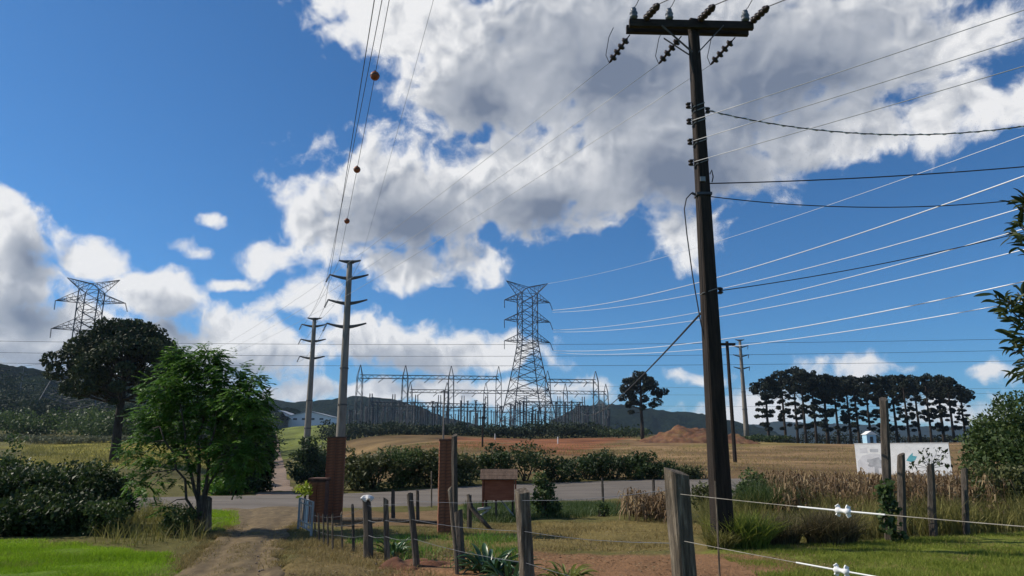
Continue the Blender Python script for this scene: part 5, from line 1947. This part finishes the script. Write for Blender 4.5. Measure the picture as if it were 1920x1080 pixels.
def green_tree():
    D = 15.5
    g = gnd0(371, 1000)
    t = thing('green_tree', 'leafy light green tree with several thin stems beside the driveway', 'tree', g)
    r = np.random.default_rng(12)
    rr = random.Random(12)
    blobs = [(342, 690, 40), (385, 684, 42), (432, 708, 40), (308, 728, 38), (355, 735, 56), (415, 745, 54), (462, 748, 40), (285, 775, 34), (335, 788, 52), (395, 800, 52), (450, 795, 48), (488, 795, 26),
             (272, 815, 26), (312, 838, 36), (365, 848, 34), (430, 850, 42), (472, 850, 34), (492, 752, 20), (262, 858, 24), (298, 882, 26), (250, 900, 18), (335, 900, 18), (280, 915, 16), (450, 888, 30),
             (338, 664, 22), (395, 664, 20), (474, 712, 20), (312, 948, 13), (490, 830, 26), (240, 840, 14)]
    trunk = MB()
    fork = g + Vector((.02, 0, .75))
    trunk.tube([g - Vector((0, 0, .1)), g + Vector((.01, 0, .35)), fork], [.11, .085, .075], 8)
    tk = trunk.build('trunk', M['bark'], t, smooth=True)
    stems = []
    for px, py, w in ((335, 740, .045), (372, 720, .05), (415, 740, .045), (300, 800, .035), (450, 800, .035)):
        b = at(px, py, D + rr.uniform(-.5, .5))
        m = MB()
        pts = limb(m, g + Vector((rr.uniform(-.06, .06), rr.uniform(-.06, .06), rr.uniform(.1, .5))), b, w, .014, rr, 7, .05, 0)
        m.build('limb', M['bark'], tk, smooth=True)
        stems.append(pts)
    allp = [p for s in stems for p in s[2:]]
    P_, T_ = [], []
    tw = MB()
    for px, py, pr in blobs:
        d = D + rr.uniform(-.75, .75)
        c = at(px, py, d)
        rad = pr * D / F / .99
        q = min(allp, key=lambda p: (p - c).length)
        tw.tube([q, q.lerp(c, .5) + Vector((0, 0, .05)), c], [.014, .010, .005], 4)
        # sprays: short twigs with leaflets hanging in two rows
        for _ in range(int((140 if py < 800 else 85 if py < 880 else 46) * (rad / .5) ** 1.7) + 9):
            dd = r.normal(size=3)
            dd /= np.linalg.norm(dd)
            s0 = np.array(c) + dd * rad * r.uniform(.35, 1.0) * np.array([1, 1, .85])
            ax = dd * np.array([1, 1, .4]) + r.normal(size=3) * .35
            ax[2] -= .35
            ax /= np.linalg.norm(ax)
            L = r.uniform(.16, .30)
            side = np.cross(ax, [0, 0, 1.0])
            side /= np.linalg.norm(side) + 1e-9
            n = 9
            tone = np.clip(r.normal(.5, .18), 0, 1)
            for k in range(n):
                u = (k + 1) / n
                for sgn in (-1, 1):
                    P_.append(np.concatenate([s0 + ax * L * u + np.array([0, 0, -.10 * u * u * L]), side * sgn + ax * .55 + np.array([0, 0, -.25]), [tone + r.normal() * .07]]))
    P_ = np.array(P_)
    c, dr = P_[:, :3], P_[:, 3:6]
    dr /= np.linalg.norm(dr, axis=1, keepdims=True)
    n = len(c)
    up = r.normal(size=(n, 3)) * .35 + np.array([0, 0, 1.0])
    sd = np.cross(dr, up)
    sd /= np.linalg.norm(sd, axis=1, keepdims=True) + 1e-9
    L = r.uniform(.065, .105, size=(n, 1))
    v = np.stack([c, c + dr * L * .45 + sd * L * .19, c + dr * L, c + dr * L * .45 - sd * L * .19], 1).reshape(-1, 3)
    tag(np_mesh('crown', v, np.arange(n * 4).reshape(n, 4), M['leaf_tree'], t, np.clip(P_[:, 6], 0, 1)), kind='stuff')
    tag(tw.build('twigs', M['bark'], tk), kind='stuff')


# ---------------------------------------------------------------- grasses
def blades(name, pts, h, w, m, label, seed, lean=.35, segs=2, cat='grass', base_z=0.0, tone0=.5, tsd=.2):
    r = np.random.default_rng(seed)
    n = len(pts)
    a = r.uniform(0, 2 * np.pi, n)
    d = np.stack([np.cos(a), np.sin(a), np.zeros(n)], -1)
    s = np.stack([-np.sin(a), np.cos(a), np.zeros(n)], -1)
    yaw = r.uniform(0, np.pi, n)
    s = np.stack([np.cos(yaw), np.sin(yaw), np.zeros(n)], -1)
    H = (h * r.uniform(.55, 1.25, n))[:, None] if np.isscalar(h) else (h * r.uniform(.6, 1.2, n))[:, None]
    W = w * r.uniform(.7, 1.3, n)[:, None]
    ln = (lean * r.uniform(.2, 1.6, n))[:, None]
    rows = []
    for k in range(segs + 1):
        u = k / segs
        c = pts + d * H * ln * u ** 1.8 + np.array([0, 0, 1.0]) * H * (u - .25 * ln * u * u)
        ww = W * (1 - u ** 1.5 * .93)
        rows += [c - s * ww / 2, c + s * ww / 2]
    v = np.stack(rows, 1)
    k = v.shape[1]
    base = np.arange(n)[:, None] * k
    f = []
    for q in range(segs):
        f.append(np.concatenate([base + 2 * q, base + 2 * q + 1, base + 2 * q + 3, base + 2 * q + 2], 1))
    f = np.stack(f, 1).reshape(-1, 4)
    tone = np.repeat(np.clip(r.normal(tone0, tsd, n), 0, 1), segs)
    return tag(np_mesh(name, v.reshape(-1, 3), f, M[m], None, tone), label, cat, kind='stuff')


def scatter(poly, n, r, dens=None):
    p = np.array(poly)
    lo, hi = p.min(0), p.max(0)
    x = r.uniform(lo[0], hi[0], n)
    y = r.uniform(lo[1], hi[1], n)
    k = in_poly(x, y, poly)
    if dens is not None:
        k &= r.random(n) < dens(x, y)
    x, y = x[k], y[k]
    return np.stack([x, y, terrain(x, y) - .02], -1)


def grasses():
    r = np.random.default_rng(21)
    patch = lambda s, sd, lo=.15: (lambda x, y: np.clip(value_noise(x, y, s, sd) * 1.5 - lo, 0, 1))
    p = scatter([(-13.5, 9.2), (-13.5, 15), (-4, 15), (-4, 9.2)], 260000, r, lambda x, y: soft_poly(x, y, LAWN_POLY, 0.5, 23) * np.clip(value_noise(x, y, .6, 77) * 1.5 + .25, 0, 1))
    blades('lawn_grass', p, .05 + .05 * value_noise(p[:, 0], p[:, 1], .35, 79), .010, 'grass', 'bright green mown lawn beside the driveway', 1, .5, tone0=.15 + .7 * value_noise(p[:, 0], p[:, 1], .9, 85))
    p = scatter([(-13.5, 9.2), (-13.5, 15), (-4, 15), (-4, 9.2)], 60000, r, lambda x, y: soft_poly(x, y, LAWN_POLY, 0.9, 23) * np.clip(value_noise(x, y, .5, 87) * 2.2 - 1.1, 0, 1))
    blades('lawn_weeds', p, .10, .012, 'grass_r', 'yellowish tufts scattered through the bright lawn', 24, .7)
    lawn = G((1330, 1034), (1480, 1024), (1700, 1013), (1930, 1002)) + [(11, 13.2), (10, 8.5), (3.2, 8.5)]
    p = scatter(lawn, 200000, r, patch(.5, 5, .05))
    blades('meadow_grass', p, .04 + .09 * value_noise(p[:, 0], p[:, 1], .4, 81), .010, 'grass_r', 'green mown grass behind the electric fence wires', 2, .5)
    p = scatter(lawn, 60000, r, patch(.7, 6, .4))
    blades('lawn_straw', p, .08, .009, 'grass_dry', 'dry straw patches in the grass behind the electric fence wires', 22, .6)
    yard = G((560, 1000), (860, 985), (1330, 975), (1340, 1030), (1000, 1035), (560, 1060))
    p = scatter(yard, 60000, r, patch(.6, 9, .25))
    blades('yard_grass', p, .10, .010, 'grass_dry', 'straw coloured grass on the yard behind the fence', 3, .6)
    verge = G((535, 1000), (620, 1010), (700, 1045), (800, 1075), (540, 1080)) + [(-3.1, 9), (-1.0, 9)]
    p = scatter(G((548, 1000), (620, 1010), (720, 1050), (860, 1090), (545, 1090)), 22000, r, patch(.35, 11, .3))
    blades('verge_grass', p, .12, .010, 'grass_dry', 'dry tangled grass along the fence and driveway', 4, .7)
    p = scatter(G((640, 1020), (860, 1000), (990, 1010), (960, 1075), (820, 1070)), 12000, r, patch(.5, 13, .35))
    blades('fence_grass', p, .17, .013, 'leaf_bright', 'bright green grass tufts behind the fence stakes', 5, .6)
    p = scatter(G((870, 985), (1180, 965), (1260, 945), (1000, 944), (870, 948)), 40000, r, patch(.8, 15, .05))
    blades('roadside_grass', p, .20, .014, 'leaf_mid', 'green weeds growing along the near edge of the road', 6, .6)
    p = scatter(G((395, 1002), (450, 985), (445, 960), (395, 958)), 16000, r)
    blades('driveway_grass', p, .10, .010, 'grass', 'green grass between the stout post and the road', 7, .6)
    p = scatter(G((300, 1050), (385, 1000), (420, 990), (340, 1078)), 9000, r, patch(.3, 17, .3))
    blades('driveway_verge', p, .10, .010, 'grass_dry', 'dry grass edging the driveway below the green tree', 8, .7)
    cx_ = [(a_[0] + b_[0]) / 2 for a_, b_ in zip(DRIVE_L, DRIVE_R)]
    cy_ = [(a_[1] + b_[1]) / 2 for a_, b_ in zip(DRIVE_L, DRIVE_R)]
    yy = r.uniform(9.5, 15.5, 2600)
    xx = np.interp(yy, cy_, cx_) + r.normal(size=2600) * .10
    kk = value_noise(xx, yy, .5, 95) > .45
    blades('track_grass', np.stack([xx[kk], yy[kk], np.full(kk.sum(), .01)], -1), .05, .009, 'grass_dry', 'sparse dry grass between the wheel tracks of the driveway', 14, .7)
    ex, ey = [], []
    for side in (DRIVE_L, DRIVE_R):
        yy = r.uniform(9.5, 17.5, 5000)
        ex.append(np.interp(yy, [q_[1] for q_ in side], [q_[0] for q_ in side]) + r.normal(size=5000) * .13)
        ey.append(yy)
    ex, ey = np.concatenate(ex), np.concatenate(ey)
    kk = value_noise(ex, ey, .4, 97) > .38
    blades('edge_grass', np.stack([ex[kk], ey[kk], np.full(kk.sum(), -.01)], -1), .09, .010, 'grass_dry', 'ragged dry grass along both edges of the driveway', 15, .7)
    # dry weeds below the green tree
    p = scatter(G((150, 1018), (250, 1030), (385, 1012), (380, 975), (300, 955), (180, 985)), 9000, r, patch(.45, 19, .2))
    blades('dry_weeds', p, .42, .014, 'grass_tall', 'tall dry weeds between the dark thicket and the green tree', 9, .55, 3, 'weeds')
    # tall grass on the right
    p = scatter(G((1320, 1015), (1500, 1016), (1700, 1008), (1930, 998), (1960, 975), (1320, 975)), 26000, r, patch(.9, 23, .1))
    hh = .35 + .55 * value_noise(p[:, 0], p[:, 1], .8, 25)
    blades('tall_grass', p, hh, .016, 'grass_tall', 'tall yellowing grass along the back of the lawn', 10, .5, 3)
    for i, (px, D, rx, n, h, m, lab) in enumerate(((1398, 13.1, .38, 1500, .60, 'grass_r', 'dense green clump of tall grass at the foot of the big pole'), (1352, 12.8, .22, 500, .36, 'grass_tall', 'low green grass clump in front of the big pole'),
                                                   (1560, 13.6, .42, 1700, .62, 'grass_brown', 'brownish drooping grass clump below the white insulator'), (1460, 13.6, .36, 900, .55, 'grass_brown', 'yellow grass clump between the big pole and the drooping clump'),
                                                   (1440, 17.5, .5, 1500, 1.0, 'leaf_mid', 'green leafy clump at the end of the dry maize'))):
        c = gr(px, D)
        a, q = r.uniform(0, 6.28, n), np.sqrt(r.random(n)) * rx
        pts = np.stack([c.x + q * np.cos(a), c.y + q * np.sin(a) * .7, np.full(n, -.02)], -1)
        blades('grass_clump', pts, h, .02, m, lab, 30 + i, .75, 3)
    def mixed(poly, n, rows_, seed):
        for i_, (m_, frac, h_, lab_) in enumerate(rows_):
            q_ = scatter(poly, int(n * frac), r, patch(.55, seed + i_, .22))
            blades('weed_patch', q_, h_, .02, m_, lab_, seed + i_, .6, 3, 'weeds')
    band_ = G((1400, 1008), (1560, 1008), (1720, 1002), (1930, 992), (1950, 962), (1400, 966))
    mixed(band_, 16000, (('leaf_olive', .4, .5, 'olive weeds mixed into the tall grass before the maize'), ('leaf_mid', .3, .42, 'green weeds mixed into the tall grass before the maize'), ('grass_brown', .35, .45, 'withered brown weeds mixed into the tall grass before the maize')), 83)
    # dry maize
    def maize(name, pts, h, label, seed):
        rr = np.random.default_rng(seed)
        n = len(pts)
        v, f, tone = [], [], []
        for i in range(n):
            H = h * rr.uniform(.75, 1.15)
            b = np.array(pts[i])
            ln = rr.normal(size=2) * .06
            t_ = rr.random()
            top = b + np.array([ln[0], ln[1], H])
            w = .012
            k = len(v)
            v += [b + [-w, 0, 0], b + [w, 0, 0], top + [w * .4, 0, 0], top + [-w * .4, 0, 0]]
            f.append((k, k + 1, k + 2, k + 3))
            tone.append(t_)
            k = len(v)
            v += [b + [0, -w, 0], b + [0, w, 0], top + [0, w * .4, 0], top + [0, -w * .4, 0]]
            f.append((k, k + 1, k + 2, k + 3))
            tone.append(t_)
            for j in range(7):
                u = rr.uniform(.25, 1.0)
                s = b + (top - b) * u
                a = rr.uniform(0, 6.28)
                d = np.array([np.cos(a), np.sin(a), 0])
                sd = np.array([-d[1], d[0], 0]) * rr.uniform(.012, .024)
                L = rr.uniform(.18, .42)
                p1 = s + d * L * .45 + [0, 0, L * .22]
                p2 = s + d * L * .75 + [0, 0, -L * rr.uniform(.1, .7)]
                k = len(v)
                v += [s - sd * .6, s + sd * .6, p1 + sd, p1 - sd, p2 + sd * .3, p2 - sd * .3]
                f += [(k, k + 1, k + 2, k + 3), (k + 3, k + 2, k + 4, k + 5)]
                tone += [np.clip(t_ + rr.normal() * .2, 0, 1)] * 2
        tag(np_mesh(name, np.array(v), np.array(f), M['corn'], None, np.array(tone)), label, 'maize', kind='stuff')
    p = scatter([(at(1435, 900, 17).x, 16.5), (at(1840, 900, 17).x, 16.2), (at(1850, 900, 23).x, 23), (at(1440, 900, 23).x, 23)], 2000, r, patch(1.2, 91, .05))
    maize('dry_maize', p, 1.0, 'strip of dry brown maize stalks in front of the stubble field', 3)
    p = scatter([(at(1165, 950, 18).x, 17.8), (at(1258, 950, 18).x, 17.5), (at(1262, 950, 21).x, 20.5), (at(1170, 950, 21).x, 20.5)], 170, r)
    maize('maize_stubs', p, .62, 'low patch of dry maize stalks left of the nearest fence post', 4)
    # stubble on the field and yellow field
    p = scatter(px_poly([(1260, 40), (1180, 105), (1900, 110), (2050, 40)]), 60000, r, patch(2.5, 27, .2))
    blades('field_stubble', p, .22, .035, 'grass_dry', 'straw stubble covering the brown field', 11, .6, 1, 'stubble')
    p = scatter(px_poly([(620, 42), (620, 120), (1180, 120), (1200, 45)]), 26000, r, patch(3.0, 29, .3))
    blades('field_weeds', p, .25, .04, 'grass_tall', 'sparse weeds on the bare field behind the hedge', 12, .6, 1, 'weeds')
    p = scatter(px_poly([(40, 50), (40, 108), (500, 108), (470, 55)]), 42000, r, patch(3.0, 31, .1))
    blades('yellow_crop', p, .38, .05, 'grass_tall', 'yellow grassy crop in the field before the wooded hill', 13, .5, 1, 'crop')
    P_ = []
    for _ in range(7000):
        px, py = r.uniform(540, 1600), r.uniform(985, 1085)
        g = gnd0(px, py)
        if value_noise(np.array([g.x]), np.array([g.y]), .5, 99)[0] > .42:
            P_.append((g.x, g.y, .02 + r.random() * .03))
    P_ = np.array(P_)
    v, f = kites(P_, .045, .5, 0, r)
    v[:, 2] = .015 + np.abs(v[:, 2] - .03) * .5
    tag(np_mesh('leaf_litter', v, f, M['corn'], None, r.random(len(P_))), 'fallen dry leaves strewn over the bare path and yard', 'leaf litter', kind='stuff')
    # stones on the verge
    v, f = [], []
    base = MB().lathe((0, 0, 0), (0, 0, 1), [(-.5, .1), (-.35, .5), (0, .62), (.3, .45), (.42, .1)], 6)
    for _ in range(420):
        px, py = r.uniform(430, 1000), r.uniform(985, 1080)
        g = gnd0(px, py)
        s = r.uniform(.012, .045)
        k = len(v)
        a = r.uniform(0, 6.28)
        for q in base.v:
            v.append((g.x + s * (q[0] * math.cos(a) - q[1] * math.sin(a) * .7), g.y + s * (q[0] * math.sin(a) + q[1] * .7 * math.cos(a)), .01 + s * .6 * q[2]))
        f += [tuple(k + i for i in q) for q in base.f if len(q) == 4]
    tag(np_mesh('gravel', np.array(v), np.array(f), M['stone']), 'scattered small stones along the driveway verge', 'gravel', kind='stuff')


# ---------------------------------------------------------------- strap-leaved plants and the near branch
def leaf_mesh(name, L, w, droop, fold, m, segs=6, wave=0.0, pet=0.0):
    vs, fs = [], []
    for k in range(segs + 1):
        u = k / segs
        x = L * (u - .12 * droop * u * u)
        z = L * (.9 * u * (1 - droop * u))
        ww = w * (math.sin(math.pi * min(u * .86 + .12, 1)) ** .8) * (1 if u > pet else .25)
        vs += [(x, -ww / 2, z + fold * ww), (x, 0, z), (x, ww / 2, z + fold * ww)]
    for k in range(segs):
        for j in (0, 1):
            fs.append((k * 3 + j, k * 3 + j + 1, k * 3 + j + 4, k * 3 + j + 3))
    me = bpy.data.meshes.new(name)
    me.from_pydata(vs, [], fs)
    me.materials.append(M[m])
    me.polygons.foreach_set('use_smooth', [True] * len(fs))
    a = me.attributes.new('tone', 'FLOAT', 'FACE')
    a.data.foreach_set('value', [rnd.uniform(.2, .9)] * len(fs))
    return me


def strap_plants():
    r = random.Random(31)
    for px, py, n, L, m, lab in ((918, 1074, 60, .52, 'strap', 'dark glossy strap leaved plant clump between the thin stake and the thick post'),
                                 (738, 1040, 40, .36, 'strap', 'smaller dark strap leaved plant behind the white capped post'),
                                 (1062, 1092, 44, .34, 'leaf_palegreen', 'pale yellow green strap leaved plant at the bottom right of the thick post'),
                                 (955, 1088, 26, .40, 'strap', 'loose strap leaved plant right at the foot of the thick leaning post')):
        g = gnd0(px, py)
        g.z = 0
        t = thing('strap_leaf_plant', lab, 'plant', g, 'strap leaved plants by the fence')
        meshes = [leaf_mesh('leaf', L * r.uniform(.8, 1.2), L * .13, r.uniform(.6, 1.1), .35, m) for _ in range(5)]
        for k in range(n):
            o = bpy.data.objects.new('leaf', meshes[k % 5])
            link(o, t)
            a = k * 2.399
            q = .20 * math.sqrt(k / n) * L / .5
            o.location = (q * math.cos(a), q * math.sin(a), -.01)
            s = r.uniform(.65, 1.15)
            o.scale = (s, s * r.uniform(.8, 1.2), s)
            o.rotation_euler = (r.uniform(-.25, .25), r.uniform(-.75, .15), a + r.uniform(-.4, .4))


def near_branch():
    r = random.Random(41)
    D = 5.6
    root = at(2110, 700, D)
    g = Vector((root.x, D, 0))
    t = thing('loquat_tree', 'dark long leaved tree whose twigs reach in at the picture edge', 'tree', g)
    top = Vector((root.x + .05, D, 3.4))
    trunk = MB()
    trunk.tube([g - Vector((0, 0, .1)), g + Vector((.03, 0, 1.2)), g + Vector((0, .02, 2.3)), top], [.10, .08, .06, .035], 9)
    trunk.build('trunk', M['bark'], t, smooth=True)
    meshes = [leaf_mesh('leaf', .118 * k, .032 * k, d, .35, 'loquat', 5, 0, .08) for k, d in ((1, .4), (.85, .6), (1.1, .8), (.95, .25), (.75, .5))]
    ros = [(1912, 385), (1905, 418), (1898, 440), (1916, 450), (1918, 368), (1866, 556), (1890, 565), (1908, 548), (1880, 590), (1902, 600), (1893, 628), (1914, 640), (1900, 660), (1912, 690), (1918, 580), (1918, 712), (1935, 480), (1945, 420), (1940, 620), (1950, 560), (1945, 690)]
    cl = []
    for _ in range(26):
        c = at(r.uniform(2010, 2260), r.uniform(180, 660), D + r.uniform(-.5, .7))
        cl.append((c.x, c.y, c.z, .2, .2, .15))
    leaves('foliage', cl, 1100, .12, .28, 'loquat', t, np.random.default_rng(17))
    groups = {}
    for px, py in ros:
        key = 0 if py < 500 else 1
        groups.setdefault(key, []).append(at(px, py, D + r.uniform(-.2, .2)))
    for key, pts in groups.items():
        start = g + Vector((.02, 0, 2.5 if key == 0 else 1.9))
        hub = at(1975, 470 if key == 0 else 640, D)
        m = MB()
        m.tube([start, start.lerp(hub, .6) + Vector((0, 0, .08)), hub], [.035, .025, .016], 6)
        br = m.build('branch', M['bark'], t, smooth=True)
        for p in pts:
            m = MB()
            m.tube([hub, hub.lerp(p, .5) - Vector((0, 0, .03)), p], [.010, .007, .004], 5)
            m.build('twig', M['bark'], br)
            out = (p - hub).normalized()
            for k in range(14):
                o = bpy.data.objects.new('leaf', meshes[r.randrange(5)])
                link(o, br)
                o.location = p - out * r.uniform(0, .13) + Vector((r.gauss(0, .02), r.gauss(0, .03), r.gauss(0, .02))) - ORG[br]
                d = (out * .7 + Vector((r.gauss(0, .6), r.gauss(0, .6), r.gauss(-.15, .45)))).normalized()
                q = d.to_track_quat('X', 'Z')
                o.rotation_mode = 'QUATERNION'
                from mathutils import Quaternion
                o.rotation_quaternion = q @ Quaternion((1, 0, 0), r.uniform(-1.2, 1.2)) @ Quaternion((0, 1, 0), .35)
                s = r.uniform(.75, 1.15)
                o.scale = (s, s, s)


woods()
warehouse()
far_poles()
earth_mound()
billboard()
gate_and_pillars()
fences()
red_box()
near_vegetation()
green_tree()
strap_plants()
near_branch()
grasses()


# ---------------------------------------------------------------- the air
def haze():
    m = bpy.data.materials.new('haze')
    m.use_nodes = True
    N, L = m.node_tree.nodes, m.node_tree.links
    N.clear()
    v = N.new('ShaderNodeVolumePrincipled')
    v.inputs['Color'].default_value = (0.55, 0.76, 1.0, 1)
    v.inputs['Density'].default_value = 0.00012
    v.inputs['Anisotropy'].default_value = 0.2
    o = N.new('ShaderNodeOutputMaterial')
    L.new(v.outputs[0], o.inputs['Volume'])
    b = MB().box((0, 1770, 85), (11600, 3760, 250)).build('haze', m)
    tag(b, 'thin blue daylight haze over the whole valley', 'haze', kind='stuff')


haze()
